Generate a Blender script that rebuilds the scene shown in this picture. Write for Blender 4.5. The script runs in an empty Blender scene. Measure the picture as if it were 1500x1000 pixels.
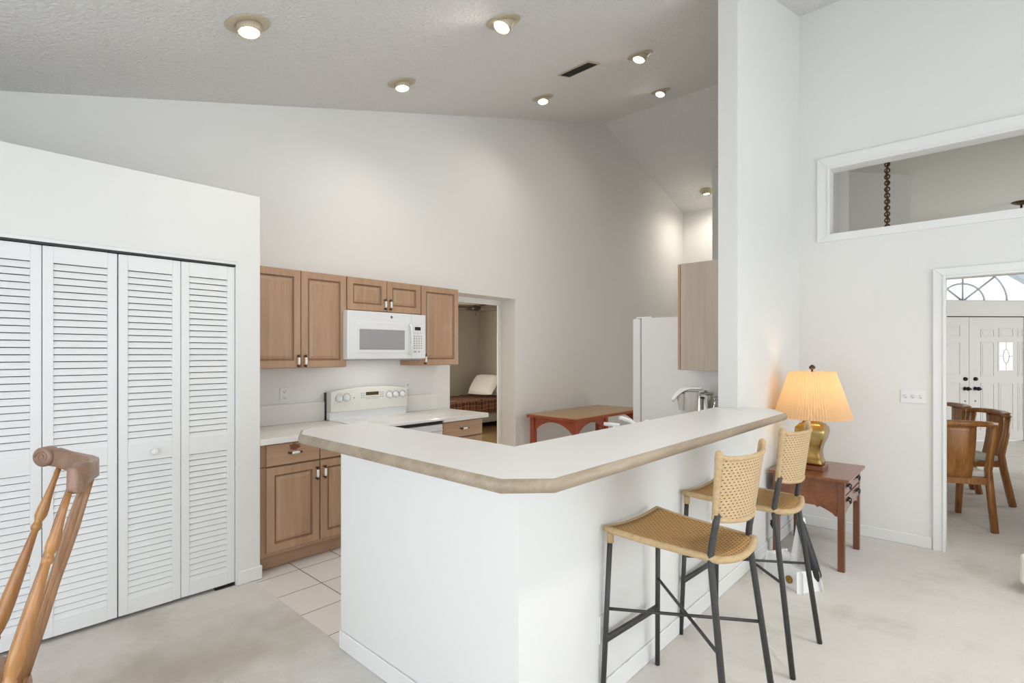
import bpy, bmesh, math, random
from mathutils import Matrix, Vector
C = bpy.context.scene
COL = C.collection
random.seed(7)
PI = math.pi

# ------------------------------------------------------------------ camera
YAW = 0.7399          # heading of the view direction from +X
H = 1.48
cam = bpy.data.cameras.new('camera'); camo = bpy.data.objects.new('camera', cam); COL.objects.link(camo)
cam.sensor_width = 36; cam.lens = 759 / 1500 * 36; cam.shift_y = 18.2 / 1500
cam.clip_start = 0.02; cam.clip_end = 200
camo.location = (0, 0, H); camo.rotation_euler = (PI / 2, 0, YAW - PI / 2)
C.camera = camo
FW = Vector((math.cos(YAW), math.sin(YAW), 0)); RT = Vector((math.sin(YAW), -math.cos(YAW), 0))
def W(lat, dep, z): 
    p = FW * dep + RT * lat; return (p.x, p.y, z)

# ------------------------------------------------------------------ world, light, exposure
w = bpy.data.worlds.new('sky'); C.world = w; w.use_nodes = True
bg = w.node_tree.nodes['Background']; bg.inputs[0].default_value = (0.80, 0.90, 1.0, 1); bg.inputs[1].default_value = 2.2
C.view_settings.view_transform = 'Standard'; C.view_settings.look = 'None'
C.view_settings.gamma = 1; C.view_settings.use_curve_mapping = False; C.view_settings.exposure = 0.0

def area(name, loc, rot, sx, sy, power, col):
    l = bpy.data.lights.new(name, 'AREA'); l.shape = 'RECTANGLE'; l.size = sx; l.size_y = sy; l.energy = power; l.color = col
    o = bpy.data.objects.new(name, l); COL.objects.link(o); o.location = loc; o.rotation_euler = rot; return o
DAY = (0.965, 0.985, 1.0)
area('daylight_rear_window', (1.7, -4.45, 1.5), (PI / 2, 0, 0), 5.4, 2.6, 60, DAY)
area('daylight_left_window', (-1.6, .5, 1.25), (PI / 2, 0, -PI / 2), 3.6, 2.1, 23, DAY)
area('dining_fill', (9.6, -3.4, 1.3), (PI / 2, 0, -.45), 3.0, 2.0, 105, DAY)  # added light inside the room, no window there; brightens the entry doors
area('passage_fill', (6.15, 1.29, 1.2), (PI / 2, 0, 0), 1.4, 2.1, 9, (1, .95, .88))  # added fill in an unseen opening, brightening the far end of the kitchen
area('bedroom_fill', (4.2, 8.5, 1.5), (-PI / 2, 0, 0), 1.4, 1.2, 215, (1, .96, .88))  # added light within the bedroom, no window behind it; lifts the dark walls

for (lx, ly) in ((1.1, -.4), (2.9, -.9), (3.5, -1.6), (1.2, -2.6), (3.6, -2.8)):      # added fill spots without fixtures, above and behind the camera, brightening carpet and ceiling
    l = bpy.data.lights.new('living_room_fill_spot', 'SPOT'); l.energy = 64; l.color = (1, .96, .90); l.spot_size = 2.0; l.spot_blend = .8; l.shadow_soft_size = .06
    o = bpy.data.objects.new('living_room_fill_spot', l); COL.objects.link(o); o.location = (lx, ly, 2.85 + .2986 * lx)

# ------------------------------------------------------------------ materials
MATS = {}
def mat(name, rgb, rough=.5, metal=0., spec=.5, coat=0.):
    m = bpy.data.materials.new(name); m.use_nodes = True
    b = m.node_tree.nodes['Principled BSDF']
    b.inputs['Base Color'].default_value = (*rgb, 1); b.inputs['Roughness'].default_value = rough
    b.inputs['Metallic'].default_value = metal; b.inputs['Specular IOR Level'].default_value = spec
    b.inputs['Coat Weight'].default_value = coat
    MATS[name] = m; return m
def nd(m, t, **kw):
    n = m.node_tree.nodes.new(t)
    for k, v in kw.items():
        if k in n.inputs.keys() if hasattr(n.inputs, 'keys') else False: n.inputs[k].default_value = v
        else: setattr(n, k, v)
    return n
def lk(m, a, b): m.node_tree.links.new(a, b)
def bsdf(m): return m.node_tree.nodes['Principled BSDF']
def ramp(m, fac, stops):
    r = nd(m, 'ShaderNodeValToRGB'); e = r.color_ramp.elements
    while len(e) < len(stops): e.new(.5)
    for i, (p, c) in enumerate(stops): e[i].position = p; e[i].color = (*c, 1)
    lk(m, fac, r.inputs[0]); return r
def coords(m, scale=(1, 1, 1), kind='Object', loc=(0, 0, 0), rot=(0, 0, 0)):
    t = nd(m, 'ShaderNodeTexCoord'); mp = nd(m, 'ShaderNodeMapping')
    mp.inputs['Scale'].default_value = scale; mp.inputs['Location'].default_value = loc; mp.inputs['Rotation'].default_value = rot
    lk(m, t.outputs[kind], mp.inputs[0]); return mp.outputs[0]
def noise(m, vec, scale, detail=3, rough=.5):
    n = nd(m, 'ShaderNodeTexNoise'); n.inputs['Scale'].default_value = scale; n.inputs['Detail'].default_value = detail
    n.inputs['Roughness'].default_value = rough; lk(m, vec, n.inputs['Vector']); return n.outputs['Fac']
def bump(m, h, strength, dist):
    b = nd(m, 'ShaderNodeBump'); b.inputs['Strength'].default_value = strength; b.inputs['Distance'].default_value = dist
    lk(m, h, b.inputs['Height']); lk(m, b.outputs[0], bsdf(m).inputs['Normal'])
def math2(m, op, a, b=None):
    n = nd(m, 'ShaderNodeMath', operation=op)
    for i, v in enumerate((a, b)):
        if v is None: continue
        if isinstance(v, (int, float)): n.inputs[i].default_value = v
        else: lk(m, v, n.inputs[i])
    return n.outputs[0]
def mixc(m, fac, a, b):
    n = nd(m, 'ShaderNodeMix', data_type='RGBA')
    for s, v in ((0, fac), (6, a), (7, b)):
        if isinstance(v, tuple): n.inputs[s].default_value = (*v, 1)
        elif isinstance(v, (int, float)): n.inputs[s].default_value = v
        else: lk(m, v, n.inputs[s])
    return n.outputs[2]

def paint(name, rgb, sc=90, st=.08, rough=.6):
    m = mat(name, rgb, rough, spec=.3); bump(m, noise(m, coords(m), sc, 4), st, .004); return m
paint('wall_paint', (.79, .785, .76)); paint('trim_paint', (.82, .82, .80), 40, .02, .35)
paint('door_paint', (.82, .82, .81), 60, .02, .4)
paint('dining_ceiling_dimmed', (.60, .58, .525)); paint('bedroom_paint', (.50, .465, .405)); paint('foyer_paint', (.74, .73, .70)); paint('entry_door_paint', (.74, .72, .69), 60, .02, .4)  # dining ceiling beige is darkened, putting the foyer's dimness into its colour
m = mat('ceiling_texture', (.87, .86, .845), .8, spec=.2)
v = nd(m, 'ShaderNodeTexVoronoi'); v.inputs['Scale'].default_value = 38; lk(m, coords(m), v.inputs['Vector'])
nn = noise(m, coords(m), 55, 5, .65)
bump(m, math2(m, 'ADD', nn, math2(m, 'MULTIPLY', v.outputs['Distance'], .5)), .9, .022)
m = mat('carpet_pile', (.6, .57, .52), .95, spec=.1)
a_ = noise(m, coords(m), 2.2, 4, .6); b_ = noise(m, coords(m), 260, 2, .6)
c_ = ramp(m, a_, [(.28, (.66, .605, .54)), (.46, (.80, .76, .71)), (.75, (.85, .815, .775))])
c2 = ramp(m, b_, [(.3, (.90, .90, .90)), (.7, (1, 1, 1))])
mm = nd(m, 'ShaderNodeMix', data_type='RGBA', blend_type='MULTIPLY'); mm.inputs[0].default_value = .8
st_ = nd(m, 'ShaderNodeVectorMath', operation='LENGTH'); lk(m, coords(m, (.9, 1.5, 1), loc=(-.85 * .9, -2.75 * 1.5, 0)), st_.inputs[0])      # the worn brownish patch before the closet
sr = ramp(m, math2(m, 'MULTIPLY', math2(m, 'ADD', st_.outputs['Value'], math2(m, 'MULTIPLY', noise(m, coords(m), 5, 5, .65), .9)), .6), [(.30, (1, 1, 1)), (.75, (0, 0, 0))])
lk(m, mixc(m, math2(m, 'MULTIPLY', sr.outputs[0], .75), c_.outputs[0], (.50, .43, .345)), mm.inputs[6]); lk(m, c2.outputs[0], mm.inputs[7]); lk(m, mm.outputs[2], bsdf(m).inputs['Base Color'])
bump(m, b_, .6, .012)
def tiles(name, size, off, rot, c1, c2, cm):
    m = mat(name, c1, .32, spec=.5)
    t = nd(m, 'ShaderNodeTexBrick'); t.offset = 0; t.squash = 1
    t.inputs['Scale'].default_value = 1; t.inputs['Brick Width'].default_value = size; t.inputs['Row Height'].default_value = size
    t.inputs['Mortar Size'].default_value = .0035; t.inputs['Mortar Smooth'].default_value = .1; t.inputs['Bias'].default_value = 0
    t.inputs['Color1'].default_value = (*c1, 1); t.inputs['Color2'].default_value = (*c2, 1); t.inputs['Mortar'].default_value = (*cm, 1)
    lk(m, coords(m, loc=off, rot=rot), t.inputs['Vector']); lk(m, t.outputs['Color'], bsdf(m).inputs['Base Color'])
    bump(m, math2(m, 'SUBTRACT', 1, t.outputs['Fac']), .4, .003); return m
tiles('kitchen_tile', .312, (-1.65, -3.49, 0), (0, 0, 0), (.82, .785, .745), (.79, .75, .705), (.20, .15, .11))
tiles('foyer_tile', .42, (0, 0, 0), (0, 0, PI / 4), (.72, .69, .64), (.68, .65, .60), (.34, .30, .26))

def wood(name, c1, c2, axis='z', sc=22, rough=.4, coat=.1, stretch=.07, st=.05):
    m = mat(name, c1, rough, coat=coat)
    s = {'x': (stretch, 1, 1), 'y': (1, stretch, 1), 'z': (1, 1, stretch)}[axis]
    n1 = noise(m, coords(m, s), sc, 5, .6); n2 = noise(m, coords(m, s), sc * 5, 3, .6)
    f = math2(m, 'ADD', math2(m, 'MULTIPLY', n1, .7), math2(m, 'MULTIPLY', n2, .3))
    lk(m, ramp(m, f, [(.34, c2), (.62, c1)]).outputs[0], bsdf(m).inputs['Base Color']); bump(m, n2, st, .002); return m
OAK1, OAK2 = (.49, .31, .195), (.39, .235, .14)
wood('cabinet_oak', OAK1, OAK2); wood('cabinet_oak_across', OAK1, OAK2, 'x')
wood('cabinet_groove', (.27, .15, .085), (.20, .105, .055))
m = wood('cabinet_oak_worn', OAK1, OAK2, 'x')     # the drawer with the brown worn patch over its handle
g = coords(m, (15, 1, 25), loc=(-.250 * 15, 0, -.832 * 25)); gl = nd(m, 'ShaderNodeVectorMath', operation='LENGTH')
sx = nd(m, 'ShaderNodeSeparateXYZ'); lk(m, g, sx.inputs[0]); cb = nd(m, 'ShaderNodeCombineXYZ'); lk(m, sx.outputs[0], cb.inputs[0]); lk(m, sx.outputs[2], cb.inputs[1])
lk(m, cb.outputs[0], gl.inputs[0])
f = math2(m, 'ADD', gl.outputs['Value'], math2(m, 'MULTIPLY', noise(m, coords(m), 70, 3), .8))
rr = ramp(m, f, [(.88, (1, 1, 1)), (1.0, (0, 0, 0))])
old = bsdf(m).inputs['Base Color'].links[0].from_socket
lk(m, mixc(m, math2(m, 'MULTIPLY', rr.outputs[0], .85), old, (.17, .045, .02)), bsdf(m).inputs['Base Color'])
wood('whitewashed_oak', (.50, .42, .345), (.41, .335, .265), 'z', 16, .5, 0, .05)
wood('worn_oak_edge', (.40, .325, .235), (.27, .205, .135), 'x', 14, .45, .1, .12)
wood('mahogany', (.27, .095, .034), (.15, .046, .016), 'x', 12, .26, .35)
wood('mahogany_upright', (.22, .075, .028), (.11, .034, .013), 'z', 12, .28, .35)
wood('red_wood', (.38, .070, .022), (.24, .038, .012), 'z', 12, .35, .2)
wood('table_top_oak', (.48, .29, .12), (.38, .215, .08), 'x', 10, .35, .15)
wood('honey_oak', (.50, .245, .075), (.34, .13, .035), 'z', 20, .28, .4, .10)
wood('dark_oak', (.37, .19, .085), (.22, .10, .04), 'z', 20, .32, .35, .10)
wood('crest_oak', (.33, .20, .135), (.21, .115, .07), 'x', 20, .38, .25, .12)
wood('walnut', (.48, .20, .043), (.23, .08, .016), 'z', 14, .3, .3, .1)
wood('bedroom_floor_wood', (.24, .15, .06), (.16, .095, .04), 'x', 8, .4, .1, .2)
mat('laminate', (.80, .795, .785), .33, spec=.5); mat('counter_laminate', (.80, .78, .745), .35)
mat('appliance_white', (.83, .84, .84), .22, coat=.3); mat('appliance_cream', (.76, .75, .71), .25, coat=.3)
mat('appliance_grey', (.33, .33, .34), .3); mat('button_grey', (.42, .42, .42), .5)
mat('black_plastic', (.02, .02, .02), .4); mat('display_dark', (.012, .012, .014), .15); mat('display_brown', (.07, .045, .012), .2)
mat('dark_gap', (.03, .025, .02), .8)
mat('porcelain', (.85, .82, .79), .15, coat=.5); mat('bronze', (.10, .065, .045), .35, .9); mat('pewter', (.30, .28, .26), .3, 1)
mat('chrome', (.62, .61, .60), .18, 1); mat('steel', (.50, .48, .46), .3, 1)
mat('iron', (.055, .055, .052), .45, .3, .5); mat('black_iron', (.012, .011, .011), .4, .4)
mat('white_plastic', (.80, .80, .79), .35); mat('pale_plastic', (.52, .49, .45), .3)
mat('almond_metal', (.50, .43, .31), .4, .2); mat('socket_dark', (.03, .03, .03), .6)
mat('vent_dark', (.035, .035, .033), .5, .4); mat('linen', (.76, .73, .66), .9); mat('cream_fabric', (.78, .74, .66), .9)
mat('pillow_white', (.72, .71, .67), .9); mat('mattress_grey', (.35, .32, .28), .9); mat('fan_dark', (.04, .025, .015), .4)
mat('leaf_green', (.20, .30, .10), .7); mat('bark', (.16, .11, .07), .9); mat('porch_grey', (.55, .57, .60), .8); mat('path_concrete', (.6, .59, .57), .9)
mat('leading_grey', (.5, .5, .51), .4, .3); mat('chain_brown', (.16, .09, .045), .5, .4)
m = mat('brass', (.60, .40, .13), .24, 1.)
n = noise(m, coords(m, (1, 1, 1)), 7, 3); lk(m, ramp(m, n, [(.35, (.30, .16, .04)), (.55, (.50, .34, .11)), (.7, (.55, .44, .20))]).outputs[0], bsdf(m).inputs['Base Color'])
def emis(name, rgb, s):
    m = mat(name, rgb, .5); b = bsdf(m); b.inputs['Emission Color'].default_value = (*rgb, 1); b.inputs['Emission Strength'].default_value = s; return m
emis('bulb_glow', (1, .90, .72), 9.0)
m = mat('window_glass', (1, 1, 1), .0)
for n_ in list(m.node_tree.nodes):
    if n_.type != 'OUTPUT_MATERIAL': m.node_tree.nodes.remove(n_)
tr = nd(m, 'ShaderNodeBsdfTransparent'); gs = nd(m, 'ShaderNodeBsdfGlossy'); gs.inputs['Roughness'].default_value = .02
mx = nd(m, 'ShaderNodeMixShader'); mx.inputs[0].default_value = .06; lk(m, tr.outputs[0], mx.inputs[1]); lk(m, gs.outputs[0], mx.inputs[2])
lk(m, mx.outputs[0], m.node_tree.nodes['Material Output'].inputs[0])
m = mat('jar_glass', (1, 1, 1), .0)
for n_ in list(m.node_tree.nodes):
    if n_.type != 'OUTPUT_MATERIAL': m.node_tree.nodes.remove(n_)
tr = nd(m, 'ShaderNodeBsdfTransparent'); tr.inputs[0].default_value = (.86, .88, .86, 1); gs = nd(m, 'ShaderNodeBsdfGlossy'); gs.inputs['Roughness'].default_value = .05
mx = nd(m, 'ShaderNodeMixShader'); fr = nd(m, 'ShaderNodeLayerWeight'); fr.inputs[0].default_value = .45
lk(m, fr.outputs['Facing'], mx.inputs[0]); lk(m, tr.outputs[0], mx.inputs[1]); lk(m, gs.outputs[0], mx.inputs[2])
lk(m, mx.outputs[0], m.node_tree.nodes['Material Output'].inputs[0])
m = mat('microwave_window', (.36, .36, .37), .25)
# pleated shade: diffuse + translucent cloth
m = mat('pleated_shade', (.80, .66, .46), .9)
td = nd(m, 'ShaderNodeBsdfTranslucent'); td.inputs[0].default_value = (.88, .62, .33, 1)
mx = nd(m, 'ShaderNodeMixShader'); mx.inputs[0].default_value = .5
lk(m, bsdf(m).outputs[0], mx.inputs[1]); lk(m, td.outputs[0], mx.inputs[2]); lk(m, mx.outputs[0], m.node_tree.nodes['Material Output'].inputs[0])
# woven rush: staggered rows of small open gaps
def weave(name, c_hi, c_lo, c_gap, ax, pu, pv, du, dv, st=.5):
    m = mat(name, c_hi, .7, spec=.25)
    t = nd(m, 'ShaderNodeTexCoord'); s = nd(m, 'ShaderNodeSeparateXYZ'); lk(m, t.outputs['Object'], s.inputs[0])
    u = math2(m, 'DIVIDE', s.outputs[ax[0]], pu); vv = math2(m, 'DIVIDE', s.outputs[ax[1]], pv)
    fl = math2(m, 'FLOOR', vv); od = math2(m, 'MULTIPLY', math2(m, 'FLOORED_MODULO', fl, 2.0), .5)
    uf = math2(m, 'FRACT', math2(m, 'ADD', u, od)); vf = math2(m, 'FRACT', vv)
    du_ = math2(m, 'ABSOLUTE', math2(m, 'SUBTRACT', uf, .5)); dv_ = math2(m, 'ABSOLUTE', math2(m, 'SUBTRACT', vf, .5))
    g = math2(m, 'MULTIPLY', math2(m, 'LESS_THAN', du_, du), math2(m, 'LESS_THAN', dv_, dv))
    hgt = math2(m, 'SUBTRACT', 1.0, math2(m, 'MULTIPLY', math2(m, 'ADD', du_, dv_), 1.0))
    nz = noise(m, coords(m), 45, 3)
    base = mixc(m, nz, c_lo, c_hi)
    lk(m, mixc(m, g, base, c_gap), bsdf(m).inputs['Base Color'])
    bump(m, math2(m, 'SUBTRACT', hgt, g), st, .003); return m
weave('woven_back', (.62, .465, .28), (.50, .355, .19), (.11, .06, .025), (0, 2), .0185, .0115, .19, .15)
weave('woven_seat', (.52, .32, .13), (.40, .23, .085), (.20, .10, .03), (0, 1), .0215, .0125, .22, .22)
wood('rush_rim', (.55, .40, .225), (.45, .305, .15), 'x', 60, .7, 0, .3, .3)
# plaid blanket
m = mat('plaid', (.2, .08, .05), .95)
co = coords(m); sp = nd(m, 'ShaderNodeSeparateXYZ'); lk(m, co, sp.inputs[0])
def band(o, per, width): return math2(m, 'LESS_THAN', math2(m, 'FRACT', math2(m, 'DIVIDE', o, per)), width)
yz = math2(m, 'ADD', sp.outputs[1], sp.outputs[2])
c1 = mixc(m, math2(m, 'MULTIPLY', band(sp.outputs[0], .17, .5), .55), (.20, .065, .03), (.035, .018, .014))
c2 = mixc(m, math2(m, 'MULTIPLY', band(yz, .17, .5), .5), c1, (.03, .02, .016))
c3 = mixc(m, math2(m, 'MULTIPLY', band(sp.outputs[0], .085, .1), .5), c2, (.50, .33, .18))
lk(m, mixc(m, math2(m, 'MULTIPLY', band(yz, .085, .1), .5), c3, (.50, .33, .18)), bsdf(m).inputs['Base Color'])

# ------------------------------------------------------------------ mesh helpers
WM = {}
class MB:
    """collects shapes; build() links them as ONE mesh object"""
    def __init__(s): s.v = []; s.f = []; s.mi = []; s.sm = []; s.cur = 0
    def add(s, vs, fs, smooth=False):
        o = len(s.v); s.v += [tuple(p) for p in vs]
        for f in fs: s.f.append([i + o for i in f]); s.mi.append(s.cur); s.sm.append(smooth)
        return s
    def m(s, i): s.cur = i; return s
    def frombm(s, bm, smooth=False):
        bm.verts.index_update()
        s.add([v.co for v in bm.verts], [[v.index for v in f.verts] for f in bm.faces], smooth); bm.free(); return s
    def box(s, lo, hi, bev=0, seg=2, M=None):
        lo, hi = [min(a, b) for a, b in zip(lo, hi)], [max(a, b) for a, b in zip(lo, hi)]
        bm = bmesh.new(); bmesh.ops.create_cube(bm, size=1)
        for q in bm.verts: q.co = [lo[i] + (q.co[i] + .5) * (hi[i] - lo[i]) for i in range(3)]
        if bev: bmesh.ops.bevel(bm, geom=list(bm.edges), offset=min(bev, .49 * min(hi[i] - lo[i] for i in range(3))), segments=seg, affect='EDGES', profile=.6)
        if M: bmesh.ops.transform(bm, matrix=M, verts=bm.verts)
        return s.frombm(bm, False)
    def prism(s, pts, axis, a, b, bev=0):
        """polygon pts (2d) extruded along axis from a to b"""
        def P(p, t): return {'x': (t, p[0], p[1]), 'y': (p[0], t, p[1]), 'z': (p[0], p[1], t)}[axis]
        bm = bmesh.new(); n = len(pts)
        A = [bm.verts.new(P(p, a)) for p in pts]; B = [bm.verts.new(P(p, b)) for p in pts]
        bm.faces.new(A); bm.faces.new(B[::-1])
        for i in range(n): bm.faces.new((A[i], B[i], B[(i + 1) % n], A[(i + 1) % n]))
        bmesh.ops.recalc_face_normals(bm, faces=bm.faces)
        if bev: bmesh.ops.bevel(bm, geom=list(bm.edges), offset=bev, segments=2, affect='EDGES', profile=.6)
        return s.frombm(bm, False)
    def lathe(s, prof, c=(0, 0, 0), seg=24, M=None, wob=None, cap=True, smooth=True):
        """prof [(r,z)] about z; M optional matrix; wob(i) radius factor"""
        vs = []; n = len(prof)
        for (r, z) in prof:
            for k in range(seg):
                t = 2 * PI * k / seg; q = r * (wob(k) if wob else 1)
                p = Vector((q * math.cos(t), q * math.sin(t), z))
                if M: p = M @ p
                vs.append((p.x + c[0], p.y + c[1], p.z + c[2]))
        fs = [(i * seg + k, i * seg + (k + 1) % seg, (i + 1) * seg + (k + 1) % seg, (i + 1) * seg + k) for i in range(n - 1) for k in range(seg)]
        s.add(vs, fs, smooth)
        if cap: s.f += [list(range(len(s.v) - n * seg, len(s.v) - n * seg + seg))[::-1], list(range(len(s.v) - seg, len(s.v)))]; s.mi += [s.cur] * 2; s.sm += [False] * 2
        return s
    def tube(s, pts, rad, seg=10, sec=None, up=None):
        """swept section along pts; rad number or list; sec optional 2d section multiplied by rad"""
        P = [Vector(p) for p in pts]; n = len(P)
        R = rad if isinstance(rad, (list, tuple)) else [rad] * n
        sec = sec or [(math.cos(2 * PI * k / seg), math.sin(2 * PI * k / seg)) for k in range(seg)]
        T = [((P[min(i + 1, n - 1)] - P[i]).normalized() + (P[i] - P[max(i - 1, 0)]).normalized()).normalized() for i in range(n)]
        ref = Vector(up) if up else (Vector((0, 0, 1)) if abs(T[0].z) < .9 else Vector((0, 1, 0)))
        vs = []; k = len(sec)
        X = None
        for i in range(n):
            if X is None or up: X = ref.cross(T[i]).normalized()
            else: X = (X - T[i] * X.dot(T[i])).normalized()
            Y = T[i].cross(X)
            cs = 1.0
            if 0 < i < n - 1:
                c_ = (P[i + 1] - P[i]).normalized().dot(T[i]); cs = 1 / max(c_, .5)
            for (a, b) in sec: vs.append(P[i] + X * a * R[i] * cs + Y * b * R[i])
        fs = [(i * k + j, i * k + (j + 1) % k, (i + 1) * k + (j + 1) % k, (i + 1) * k + j) for i in range(n - 1) for j in range(k)]
        fs += [tuple(range(k))[::-1], tuple(range((n - 1) * k, n * k))]
        return s.add(vs, fs, True)
    def sphere(s, c, r, sc=(1, 1, 1), u=16, v=10, M=None):
        bm = bmesh.new(); bmesh.ops.create_uvsphere(bm, u_segments=u, v_segments=v, radius=r)
        for q in bm.verts:
            p = Vector((q.co.x * sc[0], q.co.y * sc[1], q.co.z * sc[2]))
            if M: p = M @ p
            q.co = p + Vector(c)
        return s.frombm(bm, True)
    def grid(s, fn, nu, nv, smooth=True, closed=0):
        vs = [fn(i / nu, j / nv) for j in range(nv + 1) for i in range(nu + 1)]
        fs = [(j * (nu + 1) + i, j * (nu + 1) + i + 1, (j + 1) * (nu + 1) + i + 1, (j + 1) * (nu + 1) + i) for j in range(nv) for i in range(nu)]
        return s.add(vs, fs, smooth)
    def sheet(s, fn, nrm, th, nu, nv):
        """thick sheet: fn(u,v) front point, nrm(u,v) unit normal to back"""
        f0 = [Vector(fn(i / nu, j / nv)) for j in range(nv + 1) for i in range(nu + 1)]
        f1 = [Vector(fn(i / nu, j / nv)) + Vector(nrm(i / nu, j / nv)) * th for j in range(nv + 1) for i in range(nu + 1)]
        q = lambda i, j: j * (nu + 1) + i; N = len(f0); fs = []
        for j in range(nv):
            for i in range(nu):
                a = (q(i, j), q(i + 1, j), q(i + 1, j + 1), q(i, j + 1)); fs += [a, tuple(x + N for x in a[::-1])]
        ring = [q(i, 0) for i in range(nu)] + [q(nu, j) for j in range(nv)] + [q(i, nv) for i in range(nu, 0, -1)] + [q(0, j) for j in range(nv, 0, -1)]
        for a, b in zip(ring, ring[1:] + ring[:1]): fs.append((a, a + N, b + N, b))
        return s.add(f0 + f1, fs, True)
    def build(s, name, mats, parent=None, label=None, autosmooth=True):
        me = bpy.data.meshes.new(name)
        vs = s.v
        if parent is not None:
            inv = WM[parent.name].inverted(); vs = [inv @ Vector(p) for p in vs]
        me.from_pydata([tuple(p) for p in vs], [], s.f)
        for mm in (mats if isinstance(mats, (list, tuple)) else [mats]): me.materials.append(MATS[mm])
        me.polygons.foreach_set('material_index', s.mi); me.polygons.foreach_set('use_smooth', s.sm)
        bm = bmesh.new(); bm.from_mesh(me); bmesh.ops.recalc_face_normals(bm, faces=bm.faces); bm.to_mesh(me); bm.free()
        me.update()
        o = bpy.data.objects.new(name, me); COL.objects.link(o)
        if parent is not None: o.parent = parent; WM[o.name] = WM[parent.name]
        else: WM[o.name] = Matrix.Identity(4)
        if label: o['label'] = label
        return o

def tag(o, label, cat, group=None):
    o['label'] = label; o['category'] = cat
    if group: o['group'] = group
    return o
def thing(name, label, cat, loc=(0, 0, 0), rotz=0, group=None):
    o = bpy.data.objects.new(name, None); COL.objects.link(o); o.empty_display_size = .1
    o.location = loc; o.rotation_euler = (0, 0, rotz)
    WM[o.name] = Matrix.Translation(loc) @ Matrix.Rotation(rotz, 4, 'Z')
    return tag(o, label, cat, group)
def struct(mb, name, mats):
    o = mb.build(name, mats); o['kind'] = 'structure'; return o
def dup(root, loc, rotz, label):
    r = root.copy(); COL.objects.link(r); r.location = loc; r.rotation_euler = (0, 0, rotz); r['label'] = label
    for ch in list(root.children):
        c = ch.copy(); COL.objects.link(c); c.parent = r
        for g_ in ch.children:
            d = g_.copy(); COL.objects.link(d); d.parent = c
    return r

# ------------------------------------------------------------------ the setting
def zc(x): return 2.927 + .2986 * x if x <= 6.61 else 4.9007 - .29 * (x - 6.61)
XL, XR, YB, YW = -1.7, 5.05, -4.6, 4.18
XF = 9.32
PY, PYI = 1.203, 1.33          # face of the divider wall / its kitchen side
# floors
b = MB(); b.prism([(XL, YB), (9.08, YB), (9.08, -.31), (8.6, .17), (7.4, 1.37), (5.05, 1.37), (5.05, 1.3), (1.36, 1.3), (1.36, 3.6), (1.36, 4.4), (XL, 4.4)], 'z', -.05, 0)
struct(b, 'floor_carpet', 'carpet_pile')
b = MB(); b.prism([(1.36, 1.3), (5.05, 1.3), (XF + .1, 1.3), (XF + .1, 4.43), (1.36, 4.43)], 'z', -.05, -.004); struct(b, 'floor_kitchen', 'kitchen_tile')
b = MB(); b.prism([(9.08, YB), (16.6, YB), (10.7, 1.3), (7.47, 1.3), (8.6, .17), (9.08, -.31)], 'z', -.05, -.002); struct(b, 'floor_foyer', 'foyer_tile')
b = MB(); b.box((2.0, 4.43, -.05), (8.6, 8.8, -.003)); struct(b, 'floor_bedroom', 'bedroom_floor_wood')
# ceiling: two slopes
b = MB()
b.prism([(XL - .1, zc(XL - .1)), (6.61, zc(6.61)), (6.61, zc(6.61) + .12), (XL - .1, zc(XL - .1) + .12)], 'y', YB - .1, YW + .3)
b.prism([(6.61, zc(6.61)), (XF + .1, zc(XF + .1)), (XF + .1, zc(XF + .1) + .12), (6.61, zc(6.61) + .12)], 'y', 1.1, YW + .3)
struct(b, 'ceiling', 'ceiling_texture')
# range wall with the opening
b = MB()
b.prism([(XL, 0), (3.604, 0), (3.604, 2.14), (4.64, 2.14), (4.64, 0), (XF, 0), (XF, zc(XF)), (6.61, zc(6.61)), (XL, zc(XL))], 'y', YW, YW + .25)
struct(b, 'wall_back', 'wall_paint')
# far kitchen end wall, with the taller cupboard block standing in front of it
b = MB(); b.box((XF, 1.2, 0), (XF + .1, YW + .25, 4.3)); struct(b, 'wall_far', 'wall_paint')
b = MB(); b.prism([(8.2, 0), (9.3, 0), (9.3, zc(9.3)), (8.2, zc(8.2))], 'y', PYI, 3.19); struct(b, 'wall_pantry', 'wall_paint')
# closet wall, return and ledge
b = MB()
b.prism([(XL, 0), (.012, 0), (.012, 2.068), (1.264, 2.068), (1.264, 0), (1.402, 0), (1.402, 2.513), (XL, 2.513)], 'y', 3.53, 3.63)
b.box((1.30, 3.63, 0), (1.402, YW, 2.513)); b.box((XL, 3.63, 2.44), (1.30, YW, 2.513))
struct(b, 'wall_closet', 'wall_paint')
# half wall under the bar and the divider wall with its square end
b = MB(); b.prism([(1.352, PY), (3.52, PY), (3.52, 1.318), (1.467, 1.318), (1.467, 2.405), (1.352, 2.405)], 'z', 0, 1.08); struct(b, 'wall_peninsula', 'wall_paint')
b = MB(); b.prism([(3.52, 0), (5.4, 0), (5.4, 2.35), (6.9, 2.35), (6.9, 0), (8.2, 0), (8.2, zc(8.2)), (6.61, zc(6.61)), (3.52, zc(3.52))], 'y', PY, PYI); struct(b, 'wall_divider', 'wall_paint')  # hidden opening added behind the pillar to let light into the kitchen
# right wall with transom opening and doorway
YR = -4.6
b = MB()
TY, TZ0, TZ1, DY, DZ = .967, 2.491, 3.036, .216, 2.045
b.box((XR, DY, 0), (XR + .12, PY, TZ0)); b.box((XR, TY, TZ0), (XR + .12, PY, 4.434)); b.box((XR, -1.6, TZ1), (XR + .12, TY, 4.434))
b.box((XR, -1.6, DZ), (XR + .12, DY, TZ0)); b.box((XR, YR, 0), (XR + .12, -1.6, 4.434)); b.box((XR, -1.6, 0), (XR + .12, -.75, DZ))
struct(b, 'wall_right', 'wall_paint')
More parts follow.
